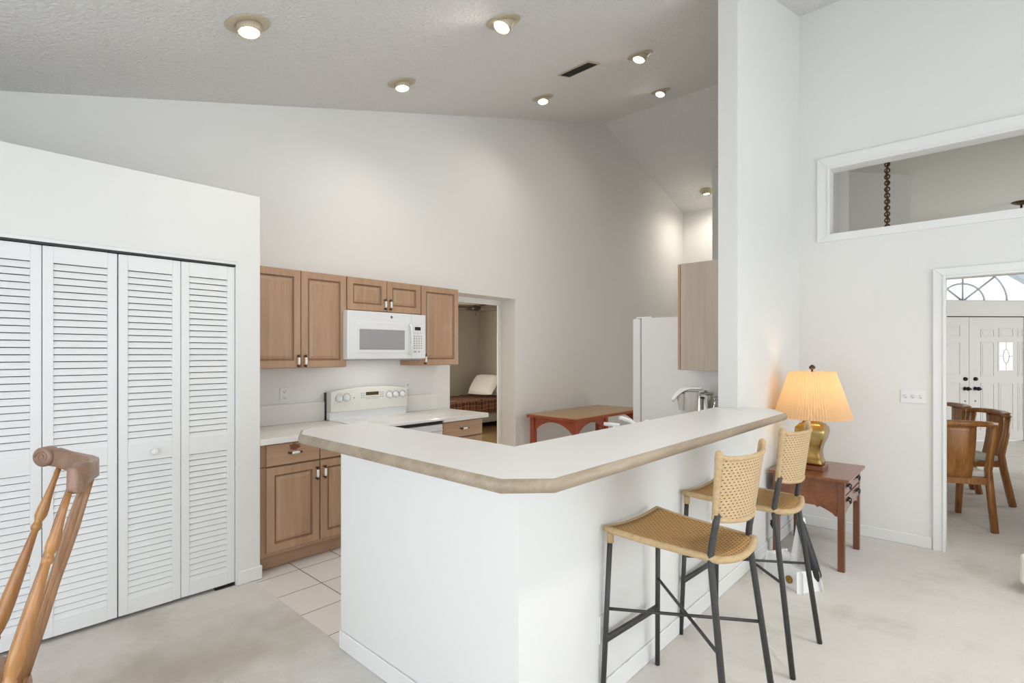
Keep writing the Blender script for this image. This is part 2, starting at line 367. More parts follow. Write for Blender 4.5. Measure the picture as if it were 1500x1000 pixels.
# rear wall with the window opening and left wall with its opening (behind the camera)
b = MB(); b.box((XL, YB - .1, 0), (-.9, YB, 4.5)); b.box((4.4, YB - .1, 0), (9.5, YB, 4.5)); b.box((-.9, YB - .1, 0), (4.4, YB, .12)); b.box((-.9, YB - .1, 2.85), (4.4, YB, 4.5)); struct(b, 'wall_rear', 'wall_paint')
b = MB(); b.box((XL - .1, YB, 0), (XL, -1.4, 2.5)); b.box((XL - .1, 2.4, 0), (XL, YW + .25, 2.5)); b.box((XL - .1, -1.4, 0), (XL, 2.4, .15)); b.box((XL - .1, -1.4, 2.35), (XL, 2.4, 2.5)); struct(b, 'wall_left', 'wall_paint')
# dining room / foyer shell
P0 = Vector((11.72, .187, 0)); ROT45 = Matrix.Translation(P0) @ Matrix.Rotation(-PI / 4, 4, 'Z')   # local x = along the entry wall to the right, local -y = towards the viewer
def E(u, n, z): return ROT45 @ Vector((u, -n, z))
def ebox(mb, u0, u1, n0, n1, z0, z1, bev=0): mb.box((u0, -n1, z0), (u1, -n0, z1), bev, M=ROT45)
b = MB()
ebox(b, -3.2, -1.02, -.15, 0, 0, 3.7); ebox(b, 1.45, 5.0, -.15, 0, 0, 3.7); ebox(b, -1.02, 1.45, -.15, 0, 3.25, 3.7); ebox(b, .965, 1.45, -.15, 0, 0, 2.12); ebox(b, -1.02, -.965, -.15, 0, 0, 2.12)
ebox(b, -1.02, 1.45, -.15, 0, 2.12, 2.386)
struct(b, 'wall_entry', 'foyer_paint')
b = MB(); b.prism([(7.29, 1.203), (7.93, .67), (8.02, .77), (7.5, 1.203)], 'z', 0, 3.66); b.box((8.2, PY, 0), (10.85, PYI, 3.66))
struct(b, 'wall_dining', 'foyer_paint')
b = MB(); b.prism([(XR + .12, YB), (16.5, YB), (10.7, 1.21), (XR + .12, 1.21)], 'z', 3.66, 3.74); struct(b, 'ceiling_dining', 'dining_ceiling_dimmed')
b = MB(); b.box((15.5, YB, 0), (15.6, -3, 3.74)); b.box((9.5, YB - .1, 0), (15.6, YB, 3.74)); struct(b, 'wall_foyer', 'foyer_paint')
# bedroom shell
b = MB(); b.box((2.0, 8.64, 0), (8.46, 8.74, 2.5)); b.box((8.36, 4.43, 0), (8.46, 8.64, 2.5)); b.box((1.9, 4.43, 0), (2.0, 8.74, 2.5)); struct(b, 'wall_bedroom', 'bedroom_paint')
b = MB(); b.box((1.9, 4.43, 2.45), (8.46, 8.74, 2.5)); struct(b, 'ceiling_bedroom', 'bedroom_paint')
# baseboards
def bb(name, segs, h=.088, t=.012):
    b = MB()
    for (lo, hi) in segs: b.box((lo[0], lo[1], 0), (hi[0], hi[1], h), .004, 1)
    o = b.build(name, 'trim_paint'); o['kind'] = 'structure'; return o
bb('baseboard_peninsula', [((1.34, PY - .012), (1.352, 2.405)), ((1.34, PY - .012), (XR, PY))])
bb('baseboard_right', [((XR - .012, .297), (XR, PY - .012))])
bb('baseboard_closet', [((1.264, 3.518), (1.414, 3.53)), ((1.402, 3.53), (1.414, 3.56))])
bb('baseboard_back', [((4.64, YW - .012), (XF, YW))])
# casings
def casing(name, rects, y_or_x, axis, t=.018, m='trim_paint'):
    b = MB()
    for (a0, a1, z0, z1) in rects:
        if axis == 'x': b.box((y_or_x - t, a0, z0), (y_or_x + .001, a1, z1), .006, 2); 
        else: b.box((a0, y_or_x - t, z0), (a1, y_or_x + .001, z1), .006, 2)
    return b
def mitre(b, y0, z0, z1, wy, wt, wb, t=.018):
    '''left side, head and sill of a casing around an opening that runs off to -y, with mitred corners'''
    ye = -1.7
    for q in ([(y0, z0), (y0 + wy, z0 - wb), (y0 + wy, z1 + wt), (y0, z1)], [(y0, z1), (y0 + wy, z1 + wt), (ye, z1 + wt), (ye, z1)], [(y0, z0), (y0 + wy, z0 - wb), (ye, z0 - wb), (ye, z0)] if wb else None):
        if q: b.prism(q, 'x', XR - t, XR + .001, .003)
b = MB(); mitre(b, TY, TZ0, TZ1, .095, .105, .062)
b.box((XR - .026, -1.7, TZ1), (XR - .016, TY, TZ1 + .014), .002); b.box((XR - .025, TY, TZ0), (XR - .016, TY + .018, TZ1 + .014), .002)
struct(b, 'window_1', 'trim_paint')
b = MB(); mitre(b, DY, 0, DZ, .075, .075, 0)
b.box((XR - .026, DY, 0), (XR - .016, DY + .018, DZ + .018), .003); b.box((XR - .025, -1, DZ), (XR - .016, DY, DZ + .018), .003)
b.box((XR + .119, DY, 0), (XR + .137, DY + .075, DZ + .075), .006)
struct(b, 'trim_1', 'trim_paint')
b = MB(); b.box((4.59, YW + .235, 0), (4.639, YW + .262, 2.074), .003); b.box((3.605, YW + .235, 2.075), (4.639, YW + .262, 2.139), .003)
struct(b, 'trim_2', 'trim_paint')
b = MB(); b.box((.012, 3.534, 2.050), (1.264, 3.60, 2.068)); b.m(1); b.box((.012, 3.542, 2.038), (1.264, 3.59, 2.0495))
struct(b, 'trim_3', ['trim_paint', 'black_plastic'])
b = MB(); b.box((1.2555, 3.532, 0), (1.2645, 3.60, 2.05), .001); struct(b, 'trim_4', 'trim_paint')
# closet interior lining (dark, behind the louvres)
b = MB(); b.box((XL, 4.0, 0), (1.30, 4.02, 2.44)); struct(b, 'wall_closet_inner', 'wall_paint')

# ------------------------------------------------------------------ closet: bifold louvred doors
def leaf(x0, x1, y, zb=.022):
    b = MB(); t = .034; z1 = 2.034; st = .043
    b.box((x0, y, zb), (x0 + st, y + t, z1), .002, 1); b.box((x1 - st, y, zb), (x1, y + t, z1), .002, 1)
    for (a, c) in ((zb, .100), (.872, .970), (1.950, z1)): b.box((x0 + st, y, a), (x1 - st, y + t, c), 0)
    for (a, c) in ((.100, .872), (.970, 1.950)):
        n = round((c - a) / .0358); p = (c - a) / n
        for i in range(n):
            zz = a + (i + .5) * p; q = p / 2
            b.prism([(y + .004, zz - q), (y + .011, zz + q - .0046), (y + t - .002, zz + q - .0046), (y + t - .002, zz - q), (y + .012, zz - q)], 'x', x0 + st - .002, x1 - st + .002)
    return b
for (xs, lab, kx) in (((.026, .335, .645), 'white louvred bifold door at left, partly behind the turned oak chair', .49), ((.651, .953, 1.253), 'white louvred bifold door with round knob, next to the oak cabinets', .817)):
    d = thing('bifold_door', lab, 'closet door', (xs[0], 3.55, 0))
    yy = 3.548
    leaf(xs[0], xs[1] - .0015, yy).build('leaf', 'door_paint', d); leaf(xs[1] + .0015, xs[2], yy).build('leaf', 'door_paint', d)
    k = MB(); k.lathe([(.009, 0), (.009, .012), (.018, .017), (.0195, .026), (.015, .034), (.004, .037)], (kx, yy, .918), 20, Matrix.Rotation(PI / 2, 4, 'X')); k.build('knob', 'porcelain', d)
b = MB(); b.box((1.14, 3.548, .001), (1.252, 3.585, .02), .002); b.build('floor_pivot_bracket', 'black_iron'); tag(bpy.data.objects['floor_pivot_bracket'], 'dark metal pivot bracket on the carpet under the louvred door corner', 'bracket')

# ------------------------------------------------------------------ kitchen cabinets
def panel_door(b, x0, x1, z0, z1, y, raised=True):
    """door facing -y with a raised field and dark groove; material 0 oak, 1 groove"""
    t = .02; L = [(0, t), (0, .003), (.003, 0)]
    if raised: L += [(.052, 0), (.058, .007), (.064, .008), (.067, .0075), (.088, .0015), (.092, .001)]
    rings = []
    for (i, d) in L: rings.append([(x0 + i, y + d, z0 + i), (x1 - i, y + d, z0 + i), (x1 - i, y + d, z1 - i), (x0 + i, y + d, z1 - i)])
    for k in range(len(L) - 1):
        b.m(1 if raised and k in (3, 4, 5) else 0); A, B = rings[k], rings[k + 1]
        b.add(A + B, [(j, (j + 1) % 4, 4 + (j + 1) % 4, 4 + j) for j in range(4)])
    b.m(0); b.add(rings[-1], [(0, 1, 2, 3)]); b.add(rings[0], [(3, 2, 1, 0)])
    return b
def pull(parent, x, y, z, vert=True, L=.076):
    b = MB(); h = L / 2
    def q(a, d): return (x, y - d, z + a) if vert else (x + a, y - d, z)
    for s in (-1, 1):
        b.m(0); b.tube([q(s * h, 0), q(s * h, .012), q(s * (h - .004), .024)], [.0065, .0045, .006], 8)
        b.sphere(q(s * (h + .004), .024), .0075, u=10, v=6); b.tube([q(s * h, .025), q(s * h * .72, .026)], [.0065, .0085], 10)
    b.m(1); b.tube([q(-h * .72, .026), q(-h * .4, .027), q(h * .4, .027), q(h * .72, .026)], [.0085, .0095, .0095, .0085], 12)
    b.build('handle', ['bronze', 'porcelain'], parent)
def cabinet_box(b, x0, x1, y0, y1, z0, z1): b.box((x0, y0, z0), (x1, y1, z1), .001, 1)
UB, UT, YU = 1.372, 2.118, 3.85
def wall_cab(label, x0, x1, z0, z1, doors, handles):
    r = thing('wall_cabinet', label, 'cabinet', (x0, YW, z0), group='oak wall cabinets over the range')
    b = MB(); cabinet_box(b, x0, x1, YU + .021, YW - .001, z0, z1); b.build('carcass', 'cabinet_oak', r)
    for (a, c), (hx, hz) in zip(doors, handles):
        d = panel_door(MB(), a, c, z0 + .004, z1 - .003, YU).build('door', ['cabinet_oak', 'cabinet_groove'], r)
        pull(d, hx, YU, hz)
    return r
wall_cab('tall oak double wall cabinet beside the closet wall', 1.442, 2.216, UB, UT, [(1.444, 1.8305), (1.8355, 2.213)], [(1.806, 1.426), (1.861, 1.426)])
wall_cab('short oak double cabinet directly above the white microwave', 2.218, 2.972, 1.842, UT, [(2.221, 2.600), (2.605, 2.969)], [(2.574, 1.907), (2.630, 1.907)])
wall_cab('single door oak wall cabinet between microwave and bedroom doorway', 2.974, 3.435, UB, UT, [(2.978, 3.431)], [(3.01, 1.43)])
BT = .872; YC = 3.57
def base_cab(label, x0, x1, cols, hnd):
    r = thing('base_cabinet', label, 'cabinet', (x0, YW, 0), group='oak base cabinets beside the range')
    b = MB(); cabinet_box(b, x0, x1, YC + .021, YW - .02, .105, BT); b.build('carcass', 'cabinet_oak', r)
    b = MB(); b.box((x0, YC + .08, 0), (x1, YC + .10, .105)); b.box((x0, YC + .1, 0), (x1, YW - .02, .1)); b.build('toe_kick', 'cabinet_oak_across', r)
    for i, (a, c, hx, mt) in enumerate(cols):
        dr = panel_door(MB(), a, c, .718, .862, YC, False).build('drawer', [mt], r); pull(dr, (a + c) / 2, YC, .795, False)
        d = panel_door(MB(), a, c, .132, .706, YC).build('door', ['cabinet_oak', 'cabinet_groove'], r); pull(d, hx, YC, .622)
    b = MB(); b.box((x0 + .001, YC + .0205, .708), (x1 - .001, YC + .0225, .717)); b.build('rail', 'cabinet_groove', r)
    return r
base_cab('oak double base cabinet seen behind the end of the white bar', 1.404, 2.188, [(1.462, 1.838, 1.813, 'cabinet_oak_worn'), (1.846, 2.183, 1.872, 'cabinet_oak_across')], None)
base_cab('small oak base cabinet at the right of the range, near the bedroom doorway', 2.976, 3.50, [(3.0, 3.488, 3.04, 'cabinet_oak_across')], None)
def counter(label, x0, x1, bx0, bx1):
    r = thing('kitchen_countertop', label, 'countertop', (x0, YW, BT), group='white laminate countertops beside the range')
    b = MB(); b.box((x0, 3.53, BT), (x1, YW - .001, .914), .006); b.build('slab', 'counter_laminate', r)
    b = MB(); b.box((bx0, YW - .022, .9145), (bx1, YW - .001, 1.075), .003); b.build('backsplash', 'counter_laminate', r)
counter('white laminate countertop with backsplash, left of the range', 1.404, 2.188, 1.404, 2.186)
counter('white laminate countertop with backsplash, right of the range', 2.976, 3.535, 2.976, 3.43)

# grey oak cabinet hanging beside the divider wall end
r = thing('wall_cabinet', 'pale greyish oak wall cabinet in front of the refrigerator, beside the square white pillar', 'cabinet', (3.62, PYI, 1.36))
b = MB(); b.box((3.62, PYI + .002, 1.362), (3.885, 1.640, 2.135), .002, 1); b.build('carcass', 'whitewashed_oak', r)
b = MB(); panel_door(b, 0, .265, 1.364, 2.133, 0); b.v = [(3.885 - p[0], 1.663 - p[1], p[2]) for p in b.v]; d = b.build('door', ['cabinet_oak', 'cabinet_groove'], r)
b = MB(); b.tube([(3.86, 1.664, 1.39), (3.86, 1.688, 1.395), (3.86, 1.688, 1.46), (3.86, 1.664, 1.465)], .006, 8); b.build('handle', 'bronze', d)
# sink counter on the kitchen side of the bar
r = thing('base_cabinet', 'sink base cabinet run behind the white bar', 'cabinet', (2.6, 1.33, 0))
b = MB(); b.box((1.475, 1.335, .1), (3.88, 1.93, .872)); b.box((1.475, 1.335, 0), (3.88, 1.86, .1)); b.build('carcass', 'cabinet_oak', r)
r = thing('kitchen_countertop', 'white laminate sink countertop behind the raised bar', 'countertop', (2.6, 1.33, .874))
b = MB(); b.box((1.475, 1.332, .874), (3.88, 1.965, .914), .006); b.build('slab', 'counter_laminate', r)

# ------------------------------------------------------------------ microwave
r = thing('microwave', 'white over-the-range microwave hung under the short oak cabinet', 'microwave', (2.18, YW, 1.436))
x0, x1, y0, z0, z1 = 2.184, 2.970, 3.78, 1.436, 1.836
b = MB(); b.box((x0, y0 + .026, z0), (x1, YW - .005, z1), .004); b.m(1); b.box((x0 + .02, y0 + .03, z0 - .008), (x1 - .02, YW - .03, z0 + .001), .002); b.build('body', ['appliance_white', 'appliance_grey'], r)
b = MB(); b.box((x0 - .002, y0, z0 + .004), (2.814, y0 + .024, z1 - .002), .007, 3); b.box((2.255, y0 - .004, 1.488), (2.772, y0 + .004, 1.75), .004); d = b.build('door', 'appliance_white', r)
b = MB(); b.box((2.296, y0 - .0065, 1.524), (2.726, y0 - .003, 1.678), .0015); b.m(1); b.box((2.288, y0 - .0055, 1.516), (2.734, y0 - .003, 1.686), .001); b.build('window', ['microwave_window', 'appliance_grey'], d)
b = MB(); b.tube([(2.786, y0, 1.475), (2.79, y0 - .03, 1.50), (2.79, y0 - .042, 1.61), (2.79, y0 - .03, 1.72), (2.786, y0, 1.745)], .0105, 10); b.build('handle', 'appliance_white', d)
b = MB(); b.lathe([(.0105, 0), (.0105, .0015), (.009, .002)], (2.600, y0 - .0005, 1.797), 20, Matrix.Rotation(PI / 2, 4, 'X')); b.m(1)
b.tube([(2.5965 + .004 * math.cos(t), y0 - .0028, 1.797 + .0045 * math.sin(t)) for t in [i * PI / 5 for i in range(1, 10)]], .0009, 6); b.tube([(2.604, y0 - .0028, 1.801), (2.604, y0 - .0028, 1.793)], .0009, 6)
b.build('badge', ['black_plastic', 'appliance_white'], d)
b = MB(); b.box((2.817, y0 + .001, z0 + .004), (x1, y0 + .025, z1 - .002), .006, 2); p = b.build('control_panel', 'appliance_white', r)
b = MB(); b.box((2.848, y0 - .001, 1.692), (2.912, y0 + .004, 1.722), .001); b.build('display', 'display_dark', p)
def button(p, x0, x1, z0, z1, y): MB().box((x0, y, z0), (x1, y + .003, z1), .0006, 1).build('button', 'button_grey', p)
for i in range(3): button(p, 2.838 + i * .032, 2.856 + i * .032, 1.664, 1.670, y0 - .0005)
for j in range(6):
    for i in range(4): button(p, 2.836 + i * .026, 2.850 + i * .026, 1.632 - j * .021, 1.643 - j * .021, y0 - .0005)
button(p, 2.838, 2.866, 1.492, 1.506, y0 - .0005); button(p, 2.884, 2.905, 1.492, 1.506, y0 - .0005)


l = bpy.data.lights.new('cooktop_fill', 'AREA'); l.shape = 'RECTANGLE'; l.size = .5; l.size_y = .15; l.energy = 1.0; l.color = (1, .95, .86)     # added fill under the microwave, brightening the wall and range below
lo = bpy.data.objects.new('cooktop_fill', l); COL.objects.link(lo); lo.location = (2.577, 3.88, 1.425)

# ------------------------------------------------------------------ range
r = thing('kitchen_range', 'cream white electric range with knobs on its raised backguard', 'range', (2.58, YW, 0))
x0, x1 = 2.192, 2.972
b = MB(); b.box((x0, 3.57, .0), (x1, 4.15, .895), .004); b.build('body', 'appliance_white', r)
b = MB(); b.box((x0, 3.50, .897), (x1, 4.10, .921), .008, 3); b.m(1)
for (cx, cy, rr) in ((2.38, 3.70, .10), (2.78, 3.70, .075), (2.38, 3.95, .075), (2.78, 3.95, .10)): b.lathe([(rr, 0), (rr, .0008), (rr - .004, .001)], (cx, cy, .9212), 28)
b.build('cooktop', ['appliance_white', 'appliance_cream'], r)
b = MB(); b.box((x0 + .005, 3.535, .20), (x1 - .005, 3.572, .862), .008, 2); b.m(1); b.box((x0 + .12, 3.532, .35), (x1 - .12, 3.537, .66), .002); b.m(2); b.box((x0 + .004, 3.545, .866), (x1 - .004, 3.57, .893)); d = b.build('oven_door', ['appliance_white', 'display_dark', 'dark_gap'], r)
b = MB(); b.tube([(x0 + .05, 3.535, .815), (x0 + .06, 3.49, .82), (x1 - .06, 3.49, .82), (x1 - .05, 3.535, .815)], .012, 10); b.build('handle', 'appliance_white', d)
b = MB(); b.box((x0 + .006, 3.54, .03), (x1 - .006, 3.572, .19), .006); b.build('drawer', 'appliance_white', r)
b = MB(); n = 16
prof = []
top = [(x0 + (x1 - x0) * i / n, 1.158 + .030 * math.sin(PI * i / n) ** .8) for i in range(n + 1)]
b.prism([(x0, .985)] + top + [(x1, .985)], 'y', 4.062, 4.150, .006)
b.m(1); b.box((x0, 4.085, .916), (x1, 4.150, .984), .003); b.m(2); b.box((x0 - .004, 4.138, .916), (x0 + .002, 4.172, 1.15)); g = b.build('backguard', ['appliance_cream', 'appliance_white', 'black_plastic'], r)
b = MB(); b.box((2.525, 4.0595, 1.112), (2.655, 4.063, 1.142), .001); b.build('display', 'display_brown', g)
for (kx, kz) in ((2.267, 1.098), (2.337, 1.102), (2.770, 1.103), (2.841, 1.105), (2.915, 1.105)):
    b = MB(); b.lathe([(.030, 0), (.030, .003), (.021, .006), (.020, .020), (.016, .023)], (kx, 4.062, kz), 24, Matrix.Rotation(PI / 2, 4, 'X')); b.m(1); b.lathe([(.0325, 0), (.0325, .0015)], (kx, 4.062, kz), 24, Matrix.Rotation(PI / 2, 4, 'X')); b.m(0); b.box((kx - .004, 4.034, kz - .022), (kx + .004, 4.042, kz + .022), .002); b.build('knob', ['appliance_white', 'appliance_grey'], g)
for kx in (2.267, 2.337, 2.770, 2.841, 2.915):
    b = MB(); b.tube([(kx + .037 * math.cos(t), 4.0615, 1.102 + .040 * math.sin(t)) for t in [-PI * .2 + a * PI * 1.4 / 14 for a in range(15)]], .0014, 5); b.build('dial_marking', 'appliance_grey', g)
for j in range(3):
    for i in range(2):
        button(g, 2.475 + i * .023, 2.490 + i * .023, 1.128 - j * .019, 1.137 - j * .019, 4.0603); button(g, 2.668 + i * .023, 2.683 + i * .023, 1.128 - j * .019, 1.137 - j * .019, 4.0603)
for i in range(7): button(g, 2.522 + i * .020, 2.534 + i * .020, 1.092, 1.099, 4.0603); button(g, 2.522 + i * .020, 2.534 + i * .020, 1.078, 1.085, 4.0603)
MB().box((2.405, 4.0605, 1.094), (2.413, 4.0625, 1.102)).build('badge', 'black_plastic', g)


# ------------------------------------------------------------------ outlets and switches
def outlet(label, c, face):
    """face '-y' plate at c"""
    r = thing('wall_outlet', label, 'outlet', c, group='white wall outlets')
    x, y, z = c; b = MB(); b.box((x - .036, y - .006, z - .058), (x + .036, y - .0005, z + .058), .003); pl = b.build('cover_plate', 'white_plastic', r)
    for s in (-.024, .024):
        b = MB(); b.box((x - .017, y - .009, z + s - .0145), (x + .017, y - .0055, z + s + .0145), .004); b.m(1)
        b.box((x - .0085, y - .0096, z + s - .004), (x - .0055, y - .0088, z + s + .007)); b.box((x + .0055, y - .0096, z + s - .003), (x + .0085, y - .0088, z + s + .006)); b.box((x - .003, y - .0096, z + s - .011), (x + .003, y - .0088, z + s - .006))
        b.build('receptacle', ['white_plastic', 'socket_dark'], pl)
outlet('white wall outlet above the backsplash, left of the range', (1.85, YW, 1.150), '-y')
outlet('white wall outlet just right of the range backguard', (3.06, YW, 1.155), '-y')
outlet('white wall outlet low on the bar front, behind the nearer stool leg', (1.895, PY, .315), '-y')
r = thing('switch_plate', 'white three-toggle switch plate on the right wall beside the doorway', 'light switch', (XR, .41, 1.15))
b = MB(); b.box((XR - .006, .333, 1.100), (XR - .0005, .488, 1.202), .003); pl = b.build('cover_plate', 'white_plastic', r)
for yy in (.364, .4105, .457):
    b = MB(); b.box((XR - .018, yy - .004, 1.145), (XR - .005, yy + .004, 1.165), .002); b.m(1); b.box((XR - .0068, yy - .006, 1.138), (XR - .0055, yy + .006, 1.166)); b.build('toggle', ['white_plastic', 'button_grey'], pl)

# ------------------------------------------------------------------ the raised bar top
poly = [(1.083, 2.268), (1.150, 2.392), (1.20, 2.418), (1.505, 2.418), (1.497, 1.352), (3.519, 1.345), (3.519, 1.202), (3.66, 1.202), (3.66, 1.035), (3.46, .905), (1.190, .923), (1.083, 1.03)]
r = thing('bar_countertop', 'L-shaped raised white laminate bar top with worn oak edge', 'countertop', (1.3, 1.1, 1.08))
b = MB(); b.prism(poly, 'z', 1.082, 1.12); b.build('top', 'laminate', r)
edge = [(1.20, 2.418), (1.150, 2.392), (1.083, 2.268), (1.083, 1.03), (1.190, .923), (3.46, .905), (3.66, 1.035)]
sec = [(-.006, -.021), (.007, -.021), (.013, -.015), (.016, 0), (.013, .012), (.006, .0195), (-.006, .0195)]
b = MB(); b.tube([(p[0], p[1], 1.1) for p in edge], 1.0, sec=[(-a, c) for a, c in sec], up=(0, 0, 1)); b.build('edge_trim', 'worn_oak_edge', r)

# ------------------------------------------------------------------ red framed table by the back wall
r = thing('side_counter_table', 'red framed wooden table with oak top against the kitchen back wall', 'table', (5.45, 3.7, 0))
X0, X1, Y0, Y1, TH = 4.715, 6.25, 3.345, 4.06, .762
b = MB(); b.box((X0, Y0, TH - .012), (X1, Y1, TH), .003); b.build('tabletop', 'table_top_oak', r)
b = MB(); b.box((X0 - .004, Y0 - .004, TH - .040), (X1 + .004, Y1 + .004, TH - .0125), .003); b.build('table_edge', 'red_wood', r)
for (lx, ly) in ((X0 + .03, Y0 + .02), (X1 - .09, Y0 + .02), (X0 + .03, Y1 - .08), (X1 - .09, Y1 - .08), ):
    b = MB(); b.box((lx, ly, -.002), (lx + .06, ly + .06, TH - .041), .003); b.build('leg', 'red_wood', r)
b = MB(); b.box(((X0 + X1) / 2 - .13, Y0 + .02, -.002), ((X0 + X1) / 2 - .07, Y0 + .08, TH - .041), .003); b.build('leg', 'red_wood', r)
def arch(a, c, n=10, hi=.035, lo=.15): return [(a, TH - .042), (c, TH - .042)] + [(c - (c - a) * i / n, TH - .042 - hi - (lo - hi) * (abs(2 * i / n - 1) ** 2.2)) for i in range(n + 1)]
for xx in (X0 + .045, X1 - .07):
    b = MB(); b.prism(arch(Y0 + .08, Y1 - .08), 'x', xx, xx + .022); b.build('apron', 'red_wood', r)
for yy in (Y0 + .035, Y1 - .05):
    b = MB(); n = 10
    if yy < 3.6: b.prism(arch(X0 + .09, (X0 + X1) / 2 - .13), 'y', yy, yy + .022)
    else: b.prism(arch(X0 + .09, X1 - .09), 'y', yy, yy + .022)
    b.build('apron', 'red_wood', r)

# ------------------------------------------------------------------ refrigerator
r = thing('refrigerator', 'tall white refrigerator behind the pale grey oak cabinet', 'refrigerator', (4.3, 1.75, 0))
b = MB(); b.box((3.9, 1.36, .02), (4.78, 2.105, 1.775), .006); b.build('body', 'appliance_white', r)
b = MB(); b.box((3.905, 2.118, .08), (4.33, 2.188, 1.772), .010, 3); b.build('door', 'appliance_white', r)
b = MB(); b.box((4.34, 2.118, .08), (4.775, 2.188, 1.772), .010, 3); b.build('door', 'appliance_white', r)
b = MB(); b.box((3.905, 2.104, .06), (4.775, 2.119, 1.765)); b.build('gasket', 'button_grey', r)
b = MB(); b.box((3.91, 2.02, 1.775), (3.97, 2.16, 1.788), .003); b.build('hinge_cover', 'appliance_white', r)

# ------------------------------------------------------------------ things on the sink counter
cz = .914
r = thing('water_pitcher', 'white lidded water pitcher with curved spout beside the refrigerator', 'pitcher', (3.64, 1.62, cz))
ax = Vector((-.60, .80, 0)); rot = math.atan2(ax.y, ax.x)
MP = Matrix.Translation((3.64, 1.575, cz)) @ Matrix.Rotation(rot, 4, 'Z')
def rb(b, w0, d0, w1, d1, za, zb, cx=0):
    n = 24; vs = []
    for (ww, dd, zz) in ((w0, d0, za), (w1, d1, zb)):
        for k in range(n):
            t = 2 * PI * k / n; c_, s_ = math.cos(t), math.sin(t)
            vs.append(MP @ Vector((cx + ww * math.copysign(abs(c_) ** .5, c_), dd * math.copysign(abs(s_) ** .5, s_), zz)))
    fs = [(k, (k + 1) % n, n + (k + 1) % n, n + k) for k in range(n)] + [tuple(range(n))[::-1], tuple(range(n, 2 * n))]
    b.add(vs, fs, False)
b = MB(); rb(b, .045, .045, .056, .052, 0, .295); b.build('body', 'pale_plastic', r)
b = MB(); rb(b, .014, .018, .034, .03, .16, .28, .065); b.build('spout', 'pale_plastic', r)
b = MB(); 
def lid(u, v): 
    a = -.07 + u * .195; zz = .312 - max(0, a - .01) ** 2 * 6.5; return MP @ Vector((a, (v - .5) * .11 * (1 - .55 * max(0, (a - .03) / .12)), zz))
b.sheet(lid, lambda u, v: (0, 0, .017), 1, 14, 6); b.m(1); b.sheet(lambda u, v: Vector(lid(u, v)) - Vector((0, 0, .004)), lambda u, v: (0, 0, .0035), 1, 14, 6); b.build('lid', ['white_plastic', 'black_plastic'], r)
b = MB(); b.tube([MP @ Vector(p) for p in ((-.066, 0, .27), (-.11, 0, .26), (-.115, 0, .12), (-.06, 0, .07))], .011, 8); b.build('handle', 'white_plastic', r)
r = thing('canister', 'shiny steel canister standing next to the white pitcher', 'canister', (3.76, 1.50, cz))
b = MB(); b.lathe([(.052, 0), (.054, .006), (.054, .262), (.050, .268)], (3.80, 1.53, cz), 28); b.m(1); b.box((3.742, 1.515, cz + .24), (3.75, 1.545, cz + .25)); b.build('body', ['steel', 'black_plastic'], r)
b = MB(); b.lathe([(.055, .268), (.055, .280), (.02, .284), (.012, .288), (.012, .294), (.004, .297)], (3.80, 1.53, cz), 28); b.build('lid', 'steel', r)
r = thing('glass_jar', 'clear glass jar with wire clasp, close to the square pillar', 'jar', (3.70, 1.40, cz))
b = MB(); b.lathe([(.046, 0), (.05, .006), (.05, .19), (.042, .215), (.042, .235)], (3.72, 1.392, cz), 24, cap=False); b.build('body', 'jar_glass', r)
b = MB(); b.lathe([(.045, .236), (.047, .242), (.044, .26), (.012, .266)], (3.72, 1.392, cz), 24); b.build('lid', 'jar_glass', r)
b = MB(); b.tube([(3.68 - .012 + .026 * math.cos(t) * .3, 1.392 + .026 * math.cos(t), cz + .215 + .028 * math.sin(t)) for t in [i * PI / 8 for i in range(17)]], .0025, 6); b.build('clasp', 'chrome', r)
r = thing('faucet', 'white kitchen faucet peeking over the bar top', 'faucet', (2.55, 1.40, cz))
b = MB(); b.lathe([(.028, 0), (.028, .012), (.018, .02), (.016, .10)], (2.56, 1.40, cz), 16); b.build('base', 'white_plastic', r)
b = MB(); b.tube([(2.56, 1.40, cz + .09), (2.56, 1.405, cz + .15), (2.56, 1.42, cz + .178), (2.558, 1.45, cz + .196), (2.555, 1.50, cz + .208), (2.555, 1.515, cz + .205)], [.013, .012, .012, .012, .012, .012], 10); b.build('spout', 'white_plastic', r)
b = MB(); b.tube([(2.66, 1.40, cz), (2.66, 1.40, cz + .15)], [.014, .011], 10); b.sphere((2.66, 1.40, cz + .17), .026, (1, 1, 1.1)); b.build('handle', 'white_plastic', r)
r = thing('soap_dispenser', 'white T-shaped soap dispenser pump just left of the white faucet', 'soap dispenser', (2.35, 1.42, cz))
b = MB(); b.lathe([(.022, 0), (.022, .01), (.012, .018), (.011, .193)], (2.35, 1.42, cz), 14); b.build('stem', 'white_plastic', r)
b = MB(); b.tube([(2.362, 1.40, cz + .196), (2.33, 1.475, cz + .200)], .0095, 10); b.build('nozzle', 'white_plastic', r)

